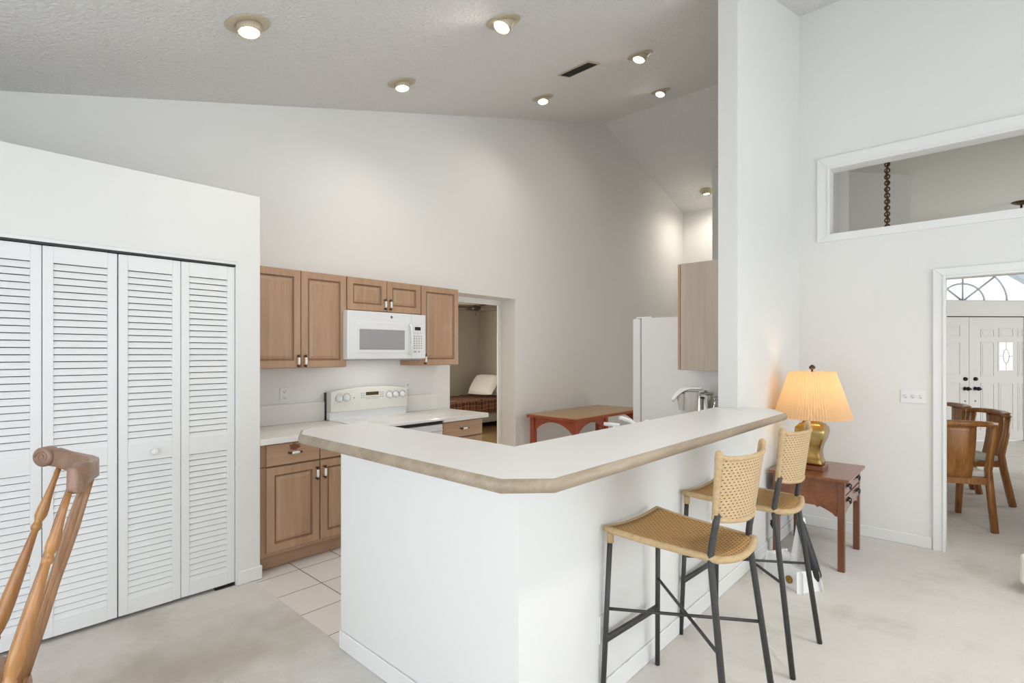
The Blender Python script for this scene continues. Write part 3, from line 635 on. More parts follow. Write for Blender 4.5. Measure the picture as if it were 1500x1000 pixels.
# ------------------------------------------------------------------ recessed lights and vent
NR = {'L': Vector((.2986, 0, -1)).normalized(), 'R': Vector((-.29, 0, -1)).normalized()}
def can(x, y, label, aim, spot=28):
    side = 'L' if x < 6.61 else 'R'; n = NR[side]; c = Vector((x, y, zc(x)))
    r = thing('recessed_light', label, 'ceiling light', c, group='eyeball downlights in the sloping ceiling')
    Q = n.to_track_quat('Z', 'X').to_matrix().to_4x4(); M = Matrix.Translation(c) @ Q
    b = MB(); b.lathe([(.066, -.004), (.112, -.002), (.116, .002), (.112, .007), (.070, .012), (.066, .010)], (0, 0, 0), 36, M, cap=False); b.build('trim_ring', 'almond_metal', r)
    a = Vector(aim).normalized(); Q2 = a.to_track_quat('Z', 'X').to_matrix().to_4x4(); M2 = Matrix.Translation(c + n * .004) @ Q2
    b = MB(); b.lathe([(.064, -.03), (.066, .0), (.063, .028), (.058, .046), (.054, .049), (.052, .040)], (0, 0, 0), 32, M2, cap=False); e = b.build('eyeball', 'almond_metal', r)
    b = MB(); b.lathe([(.0525, .041), (.035, .044), (.01, .046)], (0, 0, 0), 28, M2); b.build('bulb', 'bulb_glow', e)
    l = bpy.data.lights.new('downlight', 'SPOT'); l.energy = spot; l.color = (1, .92, .82); l.spot_size = 2.75; l.spot_blend = 1.0; l.shadow_soft_size = .05
    lo = bpy.data.objects.new('downlight', l); COL.objects.link(lo); lo.location = c + n * .004 + a * .06; lo.rotation_euler = (-a).to_track_quat('Z', 'Y').to_euler()
can(1.10, 2.93, 'largest round eyeball downlight, over the bar end near the closet wall', (.1, -.15, -1), 16)
can(2.48, 2.34, 'round eyeball downlight at top centre, tilted towards the closet', (-.35, .1, -1))
can(2.49, 3.48, 'round eyeball downlight over the range, nearest the back wall', (.05, -.1, -1))
can(4.30, 3.48, 'small round eyeball downlight left of the black ceiling vent, by the back wall', (-.1, -.1, -1))
can(4.27, 2.32, 'round eyeball downlight right of the black ceiling vent', (-.2, .2, -1))
can(5.89, 2.92, 'round eyeball downlight beside the ceiling ridge', (-.28, .1, -1))
can(8.80, 3.52, 'eyeball downlight on the far slope, low beside the white pillar', (0, 0, -1), 60)
c = Vector((3.94, 2.765, zc(3.94))); n = NR['L']
r = thing('ceiling_vent', 'dark louvred air vent in the sloping ceiling between the downlights', 'vent', c)
Mv = Matrix.Translation(c) @ n.to_track_quat('Z', 'Y').to_matrix().to_4x4()
tx = (Mv.to_3x3() @ Vector((1, 0, 0)))
if abs(tx.y) > .5: sw = True
else: sw = False
L_, S_ = .155, .078
def vb(b, a0, a1, c0, c1, z0, z1): b.box((c0, a0, z0) if not sw else (a0, c0, z0), (c1, a1, z1) if not sw else (a1, c1, z1), 0, M=Mv)
b = MB(); vb(b, -L_ - .02, L_ + .02, -S_ - .018, -S_, -.002, .008); vb(b, -L_ - .02, L_ + .02, S_, S_ + .018, -.002, .008); vb(b, -L_ - .02, -L_, -S_, S_, -.002, .008); vb(b, L_, L_ + .02, -S_, S_, -.002, .008); b.build('frame', 'almond_metal', r)
b = MB(); vb(b, -L_, L_, -S_, S_, -.003, .001)
for k in range(7): vb(b, -L_, L_, -S_ + .010 + k * .021, -S_ + .016 + k * .021, 0, .012)
b.build('grille', 'vent_dark', r)

# ------------------------------------------------------------------ bar stools
S1 = 'bar stools at the raised bar'
st = thing('bar_stool', 'nearer woven rush bar stool with dark iron legs, in front of the bar', 'bar stool', (0, 0, 0), 0, S1)
SH = .742
def arc3(p, q, k): return [Vector(p).lerp(Vector(q), i / k) for i in range(k + 1)]
FLF, FRF = (-.215, .272, 0), (.215, .272, 0); RLF, RRF = (-.207, -.27, 0), (.207, -.27, 0)
def fl(s): return [Vector((s * .215, .272, .001)), Vector((s * .187, .252, SH - .018))]
def rl(s): return [Vector((s * .207, -.27, .001)), Vector((s * .169, -.183, .68)), Vector((s * .165, -.175, .735)), Vector((s * .163, -.180, .785)), Vector((s * .163, -.193, .86)), Vector((s * .165, -.200, .90))]
for s in (-1, 1):
    MB().tube(fl(s), .0115, 10).build('leg', 'iron', st); MB().tube(rl(s), .0125, 10).build('leg', 'iron', st)
def fz(s, z): a, c = fl(s); return a.lerp(c, z / c.z)
def rz(s, z): a, c = rl(s)[:2]; return a.lerp(c, z / c.z)
a, c = fz(-1, .28), fz(1, .28)
b = MB(); b.tube([a, c], 1, sec=[(.006, .013), (-.006, .013), (-.006, -.013), (.006, -.013)]); b.build('footrest', 'iron', st)
b = MB(); b.tube([fz(-1, .41), rz(1, .40)], .0068, 8); b.tube([fz(1, .42), rz(-1, .41)], .0068, 8); b.build('cross_brace', 'iron', st)
def seat_z(u, v):   # u across -1..1, v back..front -1..1
    return SH + .004 - .016 * (1 - u * u) * (.55 + .45 * abs(v)) + .010 * max(0, v) ** 2
def seat_xy(u, v):
    hw = .182 + .019 * v; y = .034 + .232 * v - .03 * (1 - u * u) * max(0, -v) ** 2 ; return hw * u, y
b = MB()
def sf(u, v): 
    u, v = 2 * u - 1, 2 * v - 1; x, y = seat_xy(u * .97, v * .97); return (x, y, seat_z(u, v))
b.sheet(sf, lambda u, v: (0, 0, -.016), 1, 16, 14); so = b.build('seat', 'woven_seat', st)
ring = [(-1 + 2 * i / 12, 1) for i in range(12)] + [(1, 1 - 2 * i / 12) for i in range(12)] + [(1 - 2 * i / 12, -1) for i in range(12)] + [(-1, -1 + 2 * i / 12) for i in range(12)]
pts = [Vector((*seat_xy(u, v), seat_z(u, v) - .009)) for u, v in ring]; pts.append(pts[0]); 
b = MB(); b.tube(pts, .0135, 8)
for s in (-1, 1): b.tube([fl(s)[1] + Vector((0, 0, -.035)), fl(s)[1] + Vector((0, .0, .012))], .0155, 10)
b.build('seat_rim', 'rush_rim', st)
def bk(u, v):     # u -1..1 across, v 0..1 up
    x = u * (.163 + .027 * v); z = .878 + v * (.228 + .012 * u ** 6) - .016 * (1 - v) * (1 - u * u); y = -.195 - .030 * v - .052 * (1 - u * u); return (x, y, z)
b = MB(); b.sheet(lambda u, v: bk((2 * u - 1) * .97, v), lambda u, v: (0, 1, 0), .012, 18, 14); bo = b.build('backrest', 'woven_back', st)
b = MB()
for s in (-1, 1):
    p = [Vector(bk(s, t)) + Vector((0, .006, 0)) for t in (0, .05, .25, .5, .75, 1.0, 1.03)]
    b.tube(p, [.0105, .0115, .012, .012, .0125, .0145, .0135], 10); b.sphere(p[-1], .0138, u=12, v=8)
b.tube([Vector(bk(-1 + i / 8, 1)) + Vector((0, .006, -.003)) for i in range(17)], .0095, 8); b.tube([Vector(bk(-1 + i / 8, 0)) + Vector((0, .006, .003)) for i in range(17)], .0105, 8)
b.build('back_rim', 'rush_rim', bo)
st.location = (2.056, .899, 0); st.rotation_euler = (0, 0, math.radians(-4.5))
dup(st, (2.826, .905, 0), math.radians(-3), 'farther woven rush bar stool with dark iron legs, beside the lamp table')

# ------------------------------------------------------------------ lamp table
r = thing('side_table', 'dark mahogany side table with two drawers under the brass lamp', 'side table', (4.4, .93, 0))
X0, X1, Y0, Y1 = 4.095, 4.695, .70, 1.15
b = MB(); b.box((X0 - .035, Y0 - .03, .613), (X1 + .005, Y1 + .02, .635), .006, 3); b.build('tabletop', 'mahogany', r)
for (lx, ly) in ((X0, Y0), (X1 - .042, Y0), (X0, Y1 - .042), (X1 - .042, Y1 - .042)):
    b = MB(); b.box((lx, ly, .0), (lx + .042, ly + .042, .612), .004); b.build('leg', 'mahogany_upright', r)
def scal(a, c, zt=.612):
    q = [(a, zt), (c, zt)]; n = 24
    for i in range(n + 1):
        t = i / n; e = abs(2 * t - 1); zz = .425 - .055 * max(0, (e - .35) / .65) ** 1.3
        if abs(e - .36) < .05: zz -= .012
        if abs(e - .95) < .04: zz -= .008
        q.append((c - (c - a) * t, zz))
    return q
for xx in (X0 + .008, X1 - .026):
    b = MB(); b.prism(scal(Y0 + .042, Y1 - .042), 'x', xx, xx + .018); b.build('side_panel', 'mahogany', r)
b = MB(); b.prism(scal(X0 + .042, X1 - .042), 'y', Y1 - .026, Y1 - .008); b.build('back_panel', 'mahogany', r)
b = MB(); q = [(X0 + .042, .415), (X1 - .042, .415)] + [(X1 - .042 - (X1 - X0 - .084) * i / 20, .405 - .05 * abs(2 * i / 20 - 1) ** 3) for i in range(21)]; b.prism(q, 'y', Y0 + .008, Y0 + .024); b.box((X0 + .042, Y0 + .012, .414), (X1 - .042, Y0 + .03, .612)); b.build('front_rail', 'mahogany', r)
for (za, zb) in ((.516, .604), (.418, .506)):
    b = MB(); b.box((X0 + .048, Y0 + .003, za), (X1 - .048, Y0 + .03, zb), .004); d = b.build('drawer', 'mahogany', r)
    for px_ in (X0 + .13, X1 - .13):
        b = MB(); zc_ = (za + zb) / 2 + .012
        for s in (-.03, .03): b.sphere((px_ + s, Y0 - .003, zc_), .008, u=10, v=6); 
        b.tube([(px_ + .03 * math.cos(t), Y0 - .014, zc_ - .028 * math.sin(t)) for t in [i * PI / 8 for i in range(9)]], .0035, 6); b.box((px_ - .04, Y0 + .001, zc_ - .012), (px_ + .04, Y0 + .004, zc_ + .012), .002); b.build('pull', 'black_iron', d)
# ------------------------------------------------------------------ table lamp
lx, ly = 4.33, .945
r = thing('table_lamp', 'lit brass table lamp with cream pleated shade on the mahogany side table', 'lamp', (lx, ly, .635))
def sq(b, prof, seg=36, ex=.13):
    vs = []; n = len(prof)
    for (h, z) in prof:
        for k in range(seg):
            t = 2 * PI * (k + .5) / seg; c_, s_ = math.cos(t), math.sin(t)
            vs.append((lx + h * math.copysign(abs(c_) ** ex, c_), ly + h * math.copysign(abs(s_) ** ex, s_), z))
    fs = [(i * seg + k, i * seg + (k + 1) % seg, (i + 1) * seg + (k + 1) % seg, (i + 1) * seg + k) for i in range(n - 1) for k in range(seg)]
    fs += [tuple(range(seg))[::-1], tuple(range((n - 1) * seg, n * seg))]; b.add(vs, fs, True); return b
b = MB(); b.box((lx - .088, ly - .088, .6355), (lx + .088, ly + .088, .668), .004); b.build('plinth', 'mahogany', r)
sq(MB(), [(.072, .669), (.078, .685), (.066, .715), (.060, .76), (.068, .81), (.088, .86), (.099, .905), (.096, .94), (.075, .965), (.056, .975), (.053, .985), (.053, 1.03), (.05, 1.036)]).build('body', 'brass', r)
b = MB(); b.tube([(lx, ly, 1.03), (lx, ly, 1.40)], .006, 8); b.lathe([(.010, 0), (.020, .008), (.022, .018), (.012, .030), (.003, .034)], (lx, ly, 1.365), 16); b.build('finial', 'bronze', r)
NP = 84
b = MB(); b.lathe([(.252, 1.012), (.2535, 1.02), (.150, 1.345), (.148, 1.352)], (lx, ly, 0), NP * 2, wob=lambda k: 1.022 if k % 2 else .978, cap=False, smooth=False); b.build('shade', 'pleated_shade', r)
b = MB(); b.tube([(4.60, 1.165, .60), (4.30, 1.178, .50), (4.16, 1.172, .46), (4.12, 1.165, .30), (4.14, 1.163, .26), (4.10, 1.165, .23), (4.135, 1.16, .19), (4.12, 1.168, .25), (4.16, 1.17, .215), (4.3, 1.18, .20), (4.45, 1.185, .22)], .0035, 6); b.build('cord', 'black_plastic', r)
l = bpy.data.lights.new('lamp_bulb', 'POINT'); l.energy = 2.6; l.color = (1, .78, .50); l.shadow_soft_size = .035
lo = bpy.data.objects.new('lamp_bulb', l); COL.objects.link(lo); lo.location = (lx, ly, 1.2)

# ------------------------------------------------------------------ small vacuum under the table edge
r = thing('handheld_vacuum', 'small white floor appliance with long black grip beside the stool leg', 'vacuum', (3.72, .9, 0))
MVc = Matrix.Translation((3.71, .925, 0)) @ Matrix.Rotation(math.atan2(-.83, -.56), 4, 'Z')
b = MB(); bm = bmesh.new(); bmesh.ops.create_cube(bm, size=1)
for q in bm.verts:
    x, y, z = q.co; top = z > 0
    q.co = MVc @ Vector((x * (.27 if top else .30), y * (.125 if top else .15), (z + .5) * (.135 if x < 0 else .10) + .001))
bmesh.ops.bevel(bm, geom=list(bm.edges), offset=.024, segments=3, affect='EDGES', profile=.6); b.frombm(bm, False); b.build('body', 'white_plastic', r)
b = MB(); b.tube([W(1.83, 3.37, .09), W(1.845, 3.36, .22), W(1.86, 3.35, .34), W(1.868, 3.345, .40), W(1.874, 3.34, .425)], [.032, .024, .024, .026, .014], 10); b.build('neck', 'white_plastic', r)
b = MB(); b.tube([W(1.835, 3.32, .425), W(1.842, 3.31, .40), W(1.868, 3.29, .28), W(1.895, 3.27, .16), W(1.913, 3.255, .085), W(1.918, 3.25, .055)], [.014, .026, .030, .034, .030, .014], 12); b.build('grip', 'black_plastic', r)
b = MB(); b.lathe([(.024, 0), (.024, .012), (.012, .016)], tuple(MVc @ Vector((.06, -.072, .05))), 16, MVc.to_3x3().to_4x4() @ Matrix.Rotation(PI / 2, 4, 'X')); b.build('dial', 'brass', r)

# ------------------------------------------------------------------ entry doors and fanlight
r = thing('door_1', 'white panelled double entry door with leaded glass, seen through the doorway', 'door', tuple(P0)); r['kind'] = 'structure'
def edoor(u0, u1, glass):
    b = MB(); ebox(b, u0, u1, -.06, -.015, .01, 2.105, .003)
    w_ = (u1 - u0)
    cols = [(u0 + .13, u0 + .40), (u0 + .50, u1 - .13)] if not glass else [(u0 + .13, u0 + .40), (u1 - .40, u1 - .13)]
    if glass: cols = [(u0 + .20, u0 + .40), (u1 - .12, u1 - .03)]
    def pan(a, c, z0, z1):
        for (p, q, s_, t_) in ((a, c, z0, z0 + .012), (a, c, z1 - .012, z1), (a, a + .012, z0, z1), (c - .012, c, z0, z1)): ebox(b, p, q, -.017, -.006, s_, t_, .003)
        ebox(b, a + .035, c - .035, -.017, -.009, z0 + .035, z1 - .035, .004)
    return b, pan
b, pan = edoor(-.965, -.003, False)
for (a, c) in ((-.87, -.56), (-.47, -.16)):
    pan(a, c, 1.77, 1.97); pan(a, c, 1.12, 1.68); pan(a, c, .18, 1.0)
dl = b.build('leaf', 'entry_door_paint', r)
b, pan = edoor(.003, .963, True)
for (a, c) in ((.20, .44), ): pan(a, c, 1.77, 1.90); pan(a, c, 1.10, 1.68); pan(a, c, .18, .98)
pan(.86, .95, 1.77, 1.90); pan(.86, .95, 1.10, 1.68); pan(.86, .95, .18, .98); pan(.52, .78, 1.77, 1.92); pan(.52, .78, .18, .98)
ebox(b, .505, .778, -.017, -.008, 1.185, 1.692, .004)
drr = b.build('leaf', 'entry_door_paint', r)
emis('glowing_leaded_glass', (.93, .96, .90), .55)  # pane glows by itself in place of daylight coming through
b = MB(); ebox(b, .528, .758, -.010, -.004, 1.205, 1.672); b.build('glass', 'glowing_leaded_glass', drr)
b = MB(); cu, cz_ = .643, 1.44
b.tube([E(cu + .052 * math.cos(t), -.002, cz_ + .115 * math.sin(t)) for t in [i * PI / 12 for i in range(25)]], .007, 6)
for (p, q) in (((cu, 1.205), (cu, cz_ - .115)), ((cu, cz_ + .115), (cu, 1.672)), ((.528, cz_), (cu - .052, cz_)), ((cu + .052, cz_), (.758, cz_))): b.tube([E(p[0], -.002, p[1]), E(q[0], -.002, q[1])], .006, 6)
b.build('leading', 'leading_grey', drr)
for u_, dd in ((-.075, dl), (.105, drr)):
    b = MB(); b.sphere(E(u_, .045, .892), .034); b.tube([E(u_, -.016, .892), E(u_, .03, .892)], [.034, .014], 14); b.tube([E(u_, .03, .892), E(u_ + .05, .05, .885)], [.018, .014], 10); b.build('knob', 'black_iron', dd)
    b = MB(); b.tube([E(u_, -.016, 1.055), E(u_, .008, 1.055)], [.034, .03], 16); b.build('deadbolt', 'black_iron', dd)
    b = MB(); b.tube([E(u_, -.016, .68), E(u_, -.008, .68)], [.012, .01], 10); b.build('keyhole', 'black_iron', dd)
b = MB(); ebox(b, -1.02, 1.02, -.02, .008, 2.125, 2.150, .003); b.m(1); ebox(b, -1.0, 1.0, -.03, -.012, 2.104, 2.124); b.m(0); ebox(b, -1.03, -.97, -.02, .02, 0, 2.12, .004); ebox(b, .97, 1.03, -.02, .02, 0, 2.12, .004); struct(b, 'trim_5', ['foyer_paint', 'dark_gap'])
b = MB(); ebox(b, -1.02, 1.45, -.09, -.08, 2.386, 3.25); wg = b.build('window_2', 'window_glass'); wg['kind'] = 'structure'
b = MB(); cu = -.06
for R_ in (.385, .793): b.tube([E(cu + R_ * math.cos(t), -.075, 2.386 + R_ * .76 * math.sin(t)) for t in [i * PI / 24 for i in range(25)]], .017, 6)
for ang in (PI / 2, PI / 4.1, PI * 3.1 / 4.1, 0.0001):
    if ang > .01: b.tube([E(cu + .02 * math.cos(ang), -.075, 2.39), E(cu + .793 * math.cos(ang), -.075, 2.386 + .793 * .76 * math.sin(ang))], .017, 6)
ebox(b, -1.02, 1.45, -.1, -.06, 2.386, 2.40); ebox(b, -1.02, 1.45, -.1, -.06, 3.23, 3.25)
mu = b.build('muntins', 'leading_grey', wg)
# outside the entry: walk, porch gable, tree
b = MB(); ebox(b, -9, 12, -16, -.16, -.08, -.03); struct(b, 'ground_outside', 'path_concrete')
b = MB()
Mg = ROT45
vs = [E(.6, -1.6, 4.1), E(3.6, -1.6, 2.5), E(3.6, -1.6, 4.6), E(.6, -1.75, 4.1), E(3.6, -1.75, 2.5), E(3.6, -1.75, 4.6)]
b.add(vs, [(0, 1, 2), (5, 4, 3), (0, 3, 4, 1), (1, 4, 5, 2), (2, 5, 3, 0)]); ebox(b, 3.3, 3.6, -1.75, -1.6, -.03, 4.5)
o = b.build('porch_gable', 'porch_grey'); tag(o, 'pale grey porch gable outside, upper right through the fanlight', 'porch')
def tree(u, n, z, R_, label, seed, trunk=True):
    p = E(u, -n, 0); t = thing('garden_tree', label, 'tree', (p.x, p.y, -.03)); rnd = random.Random(seed)
    b = MB(); b.tube([(p.x, p.y, -.03), (p.x + .05, p.y, z * .6), (p.x, p.y, z)], [.09, .06, .03], 8); b.build('trunk', 'bark', t)
    b = MB()
    for i in range(420):
        d = Vector((rnd.gauss(0, 1), rnd.gauss(0, 1), rnd.gauss(0, 1))).normalized() * R_ * rnd.random() ** .4; q = Vector((p.x, p.y, z)) + Vector((d.x, d.y, d.z * .6))
        a1 = Vector((rnd.gauss(0, 1), rnd.gauss(0, 1), rnd.gauss(0, 1))).normalized() * .09; a2 = a1.cross(Vector((rnd.random(), rnd.random(), rnd.random()))).normalized() * .04
        b.add([q - a1, q + a2, q + a1, q - a2], [(0, 1, 2, 3)])
    b.build('foliage', 'leaf_green', t)
tree(1.75, 5.0, 3.0, .55, 'light green tree outside, low at the right of the fanlight', 3)
tree(-.55, 6.0, 2.85, .42, 'small bush-like tree outside, low at the left of the fanlight', 5)

# ------------------------------------------------------------------ dining room
def dining_chair():
    t = thing('dining_chair', 'x', 'chair', (0, 0, 0), 0, 'wooden dining chairs through the doorway')
    # local: back at y=-.23, front +y
    for s in (-1, 1):
        b = MB(); b.tube([(s * .235, -.33, 0), (s * .232, -.255, .36), (s * .228, -.235, .50), (s * .238, -.27, .70), (s * .245, -.285, .875)], [.026, .027, .027, .024, .022], sec=[(.9, .75), (-.9, .75), (-.9, -.75), (.9, -.75)], up=(1, 0, 0)); b.build('leg', 'walnut', t)
        b = MB(); b.tube([(s * .20, .25, 0), (s * .215, .235, .40)], [.021, .026], sec=[(.9, .9), (-.9, .9), (-.9, -.9), (.9, -.9)], up=(0, 1, 0)); b.build('leg', 'walnut', t)
    b = MB(); b.tube([(-.262, -.225, .880), (-.25, -.275, .889), (-.13, -.315, .895), (0, -.325, .897), (.13, -.315, .895), (.25, -.275, .889), (.262, -.225, .880)], [.020, .024, .027, .028, .027, .024, .020], sec=[(1.1, .75), (0, .95), (-1.1, .75), (-1.1, -.75), (0, -.9), (1.1, -.75)], up=(0, 0, 1)); b.build('top_rail', 'walnut', t)
    b = MB(); b.sheet(lambda u, v: ((u - .5) * (.20 + .03 * v), -.262 - .055 * v - .02 * math.sin(PI * v), .43 + .455 * v), lambda u, v: (0, -1, 0), .016, 4, 10); b.build('splat', 'walnut', t)
    b = MB(); b.box((-.222, -.262, .375), (.222, -.222, .435), .004); b.box((-.215, .225, .375), (.215, .25, .425), .003)
    for s in (-1, 1): b.box((s * .232 - .012, -.24, .38), (s * .232 + .012, .24, .43), .003)
    b.build('seat_frame', 'walnut', t)
    b = MB(); b.box((-.225, -.225, .432), (.225, .25, .485), .022, 4); b.build('cushion', 'linen', t)
    return t
ch = dining_chair()
def face(fx, fy): return math.atan2(fy, fx) - PI / 2
ch.location = (6.07, .28, 0); ch.rotation_euler = (0, 0, face(.93, .37)); ch['label'] = 'nearest wooden dining chair, broad splat and cream cushion seen from behind'
dup(ch, (7.0, .205, 0), face(-.52, .86), 'wooden dining chair seen side-on beyond the nearest one, at the right')
dup(ch, (7.61, .50, 0), face(-.52, .86), 'wooden dining chair half hidden by the door casing, farthest back')
r = thing('dining_table', 'wooden dining table behind the wall beside the doorway', 'table', (6.98, .70, 0))
b = MB(); b.lathe([(.36, .715), (.385, .72), (.39, .735), (.38, .75)], (6.85, .80, 0), 40); b.build('tabletop', 'walnut', r)
b = MB(); b.lathe([(.20, 0), (.20, .03), (.06, .08), (.05, .4), (.08, .68), (.2, .714)], (6.85, .80, 0), 24); b.build('pedestal', 'walnut', r)
# chain with cord of the dining chandelier
cx, cy = 6.95, .79
r = thing('chandelier', 'dining chandelier hung on a brown link chain, seen through the high opening', 'chandelier', (cx, cy, 3.66))
b = MB(); b.lathe([(.065, 0), (.06, -.012), (.02, -.03), (.008, -.034)], (cx, cy, 3.659), 20); b.build('canopy', 'chain_brown', r)
b = MB()
for i in range(44):
    z = 3.62 - i * .034; t = i % 2
    pts = [(cx + (.022 * math.cos(a) if t else .004 * 0), cy + (0 if t else .022 * math.cos(a)), z + .026 * math.sin(a)) for a in [k * PI / 6 for k in range(13)]]
    b.tube(pts, .0075, 5)
b.tube([(cx + .010 * math.sin(i), cy + .010 * math.cos(i), 3.63 - i * .03) for i in range(50)], .0065, 5)
b.build('chain', 'chain_brown', r)
b = MB(); b.lathe([(.01, 0), (.04, -.03), (.05, -.10), (.02, -.2), (.03, -.26), (.005, -.3)], (cx, cy, 2.14), 16)
for k in range(5):
    a = 2 * PI * k / 5; b.tube([(cx, cy, 1.98), (cx + .12 * math.cos(a), cy + .12 * math.sin(a), 1.88), (cx + .24 * math.cos(a), cy + .24 * math.sin(a), 1.93), (cx + .25 * math.cos(a), cy + .25 * math.sin(a), 2.04)], .008, 6)
b.build('frame', 'chain_brown', r)
r = thing('pendant_light', 'dark bronze dome fixture at the foyer ceiling, right end of the high opening', 'ceiling light', (10.40, -.40, 3.66))
b = MB(); b.lathe([(.11, 0), (.105, -.012), (.07, -.03), (.02, -.045), (.014, -.05)], (10.41, -.385, 3.659), 24); b.build('canopy', 'bronze', r)
b = MB(); b.tube([(10.41, -.385, 3.62), (10.41, -.385, 3.15)], .012, 8); b.build('rod', 'bronze', r)
b = MB(); b.lathe([(.03, 0), (.12, -.04), (.16, -.12), (.14, -.16)], (10.41, -.385, 3.16), 24); b.build('shade', 'bronze', r)
# cream upholstered ottoman at the right edge
r = thing('ottoman', 'cream upholstered ottoman edge at the right side of the carpet', 'ottoman', (5.0, -.62, 0))
M45 = Matrix.Translation((4.62, -.55, 0)) @ Matrix.Rotation(math.radians(-25), 4, 'Z')
b = MB(); b.box((-.30, -.30, .06), (.30, .30, .25), .03, 4, M=M45); b.build('seat', 'cream_fabric', r)
for sx_ in (-1, 1):
    for sy_ in (-1, 1):
        b = MB(); b.box((sx_ * .24 - .02, sy_ * .24 - .02, 0), (sx_ * .24 + .02, sy_ * .24 + .02, .062), .003, M=M45); b.build('leg', 'walnut', r)

# ------------------------------------------------------------------ bedroom through the opening
r = thing('bed', 'bed seen through the dark opening beside the oak cabinets', 'bed', (7.2, 8.0, 0))
b = MB(); b.box((6.1, 7.40, .10), (8.3, 8.60, .34), .03); b.build('box_spring', 'mattress_grey', r)
b = MB(); b.box((6.1, 7.39, .34), (8.3, 8.60, .53), .05, 3); b.build('mattress', 'linen', r)
for (lx_, ly_) in ((6.2, 7.5), (8.2, 7.5), (6.2, 8.5), (8.2, 8.5)):
    b = MB(); b.box((lx_ - .03, ly_ - .03, 0), (lx_ + .03, ly_ + .03, .1)); b.build('leg', 'fan_dark', r)
b = MB()
def bl(u, v):
    x = 6.05 + u * 2.2; s = v * 1.45; wv = .012 * math.sin(x * 9) + .008 * math.sin(x * 23)
    return (x, 7.355 + wv, .30 + s) if s < .26 else (x, 7.37 + (s - .26), .560 + wv * .5)
b.sheet(bl, lambda u, v: (0, .006, .006), 1, 60, 58); o = b.build('plaid_blanket', 'plaid'); tag(o, 'brown and red plaid blanket spread over the bed', 'blanket')
def pillow(label, c, sx_, sy_, sz_, tilt, rz_):
    b = MB(); M = Matrix.Translation(c) @ Matrix.Rotation(rz_, 4, 'Z') @ Matrix.Rotation(tilt, 4, 'Y'); n = 16; vs = []
    for sgn in (1, -1):
        for j in range(n + 1):
            for i in range(n + 1):
                u, v = 2 * i / n - 1, 2 * j / n - 1; h = (max(0, (1 - u ** 4)) * max(0, (1 - v ** 4))) ** .5
                vs.append(M @ Vector((u * sx_ * (1 - .06 * v * v), v * sy_ * (1 - .06 * u * u), sgn * sz_ * h)))
    N = (n + 1) ** 2; fs = []
    for j in range(n):
        for i in range(n): a = (j * (n + 1) + i, j * (n + 1) + i + 1, (j + 1) * (n + 1) + i + 1, (j + 1) * (n + 1) + i); fs += [a, tuple(x + N for x in a[::-1])]
    b.add(vs, fs, True); o = b.build('pillow', 'pillow_white'); tag(o, label, 'pillow', 'white pillows on the plaid bed'); return o
pillow('larger white pillow leaning at the head of the plaid bed', (7.72, 7.85, .83), .26, .34, .09, math.radians(-50), 0.1)
pillow('second white pillow at the right, partly hidden by the door jamb', (8.02, 7.66, .82), .22, .25, .08, math.radians(-62), .2)
r = thing('ceiling_fan', 'dark bedroom ceiling fan just showing at the top of the opening', 'fan', (7.19, 7.55, 2.45))
fx, fy = 7.19, 7.55
b = MB(); b.tube([(fx, fy, 2.45), (fx, fy, 2.42)], .02, 8); b.lathe([(.03, 0), (.10, -.015), (.10, -.06), (.05, -.085), (.03, -.09)], (fx, fy, 2.435), 20); b.build('motor', 'fan_dark', r)
for k in range(4):
    a = 2 * PI * k / 4 - .5; Mb = Matrix.Translation((fx, fy, 2.415)) @ Matrix.Rotation(a, 4, 'Z') @ Matrix.Rotation(.12, 4, 'X')
    b = MB(); b.box((.10, -.07, -.004), (.60, .07, .004), .003, M=Mb); b.build('blade', 'fan_dark', r)
b = MB(); b.tube([(fx, fy, 2.35), (fx, fy, 2.28)], .004, 6); b.sphere((fx, fy, 2.275), .012, u=8, v=6); b.build('pull_chain', 'fan_dark', r)

# ------------------------------------------------------------------ turned oak chair at the lower left
r = thing('windsor_chair', 'turned oak high-back chair with carved scroll crest rail, lower left', 'chair', W(-1.75, 1.6, 0))
def L3(a, c, t): return tuple(a[i] + (c[i] - a[i]) * t for i in range(3))
nearT, nearB0 = Vector(W(-1.527, 1.80, 1.035)), Vector(W(-1.600, 1.65, .44))
farT, farB0 = Vector(W(-1.812, 2.07, 1.02)), Vector(W(-1.900, 1.90, .44))
nearB = nearT.lerp(nearB0, 1.118); farB = farT.lerp(farB0, 1.118)
postprof = [(0, .013), (.05, .019), (.14, .026), (.22, .021), (.29, .017), (.40, .0145), (.44, .0145), (.455, .0215), (.475, .0225), (.49, .016), (.52, .0165), (.56, .020), (.60, .0228), (.66, .0195), (.76, .0135), (.90, .0105), (1.0, .0105)]
postprof = [(0, .017), (.075, .018), (.085, .024), (.105, .024), (.115, .019), (.15, .025), (.20, .029), (.30, .0285), (.44, .024), (.55, .018), (.655, .0135), (.665, .0195), (.68, .0215), (.695, .0175), (.705, .0145), (.715, .0175), (.74, .0235), (.78, .0225), (.84, .0165), (.92, .012), (1.02, .011)]
for (T_, B_) in ((nearT.lerp(nearB, .07), nearB), (farT, farB)):
    b = MB(); b.tube([B_.lerp(T_, t) for t, _ in postprof], [q * .84 for _, q in postprof], 14); b.build('back_post', 'honey_oak', r)
mid = (nearT + farT) / 2; chord = (farT - nearT); bow = Vector((chord.y, -chord.x, 0)).normalized()
if bow.dot(RT) < 0: bow = -bow
midB = (nearB + farB) / 2; chordB = farB - nearB
def crest(t, dz=0):   # t -1..1 near..far
    return mid + chord * (.5 * t) + bow * (.085 * (1 - t * t)) + Vector((0, 0, .035 + dz))
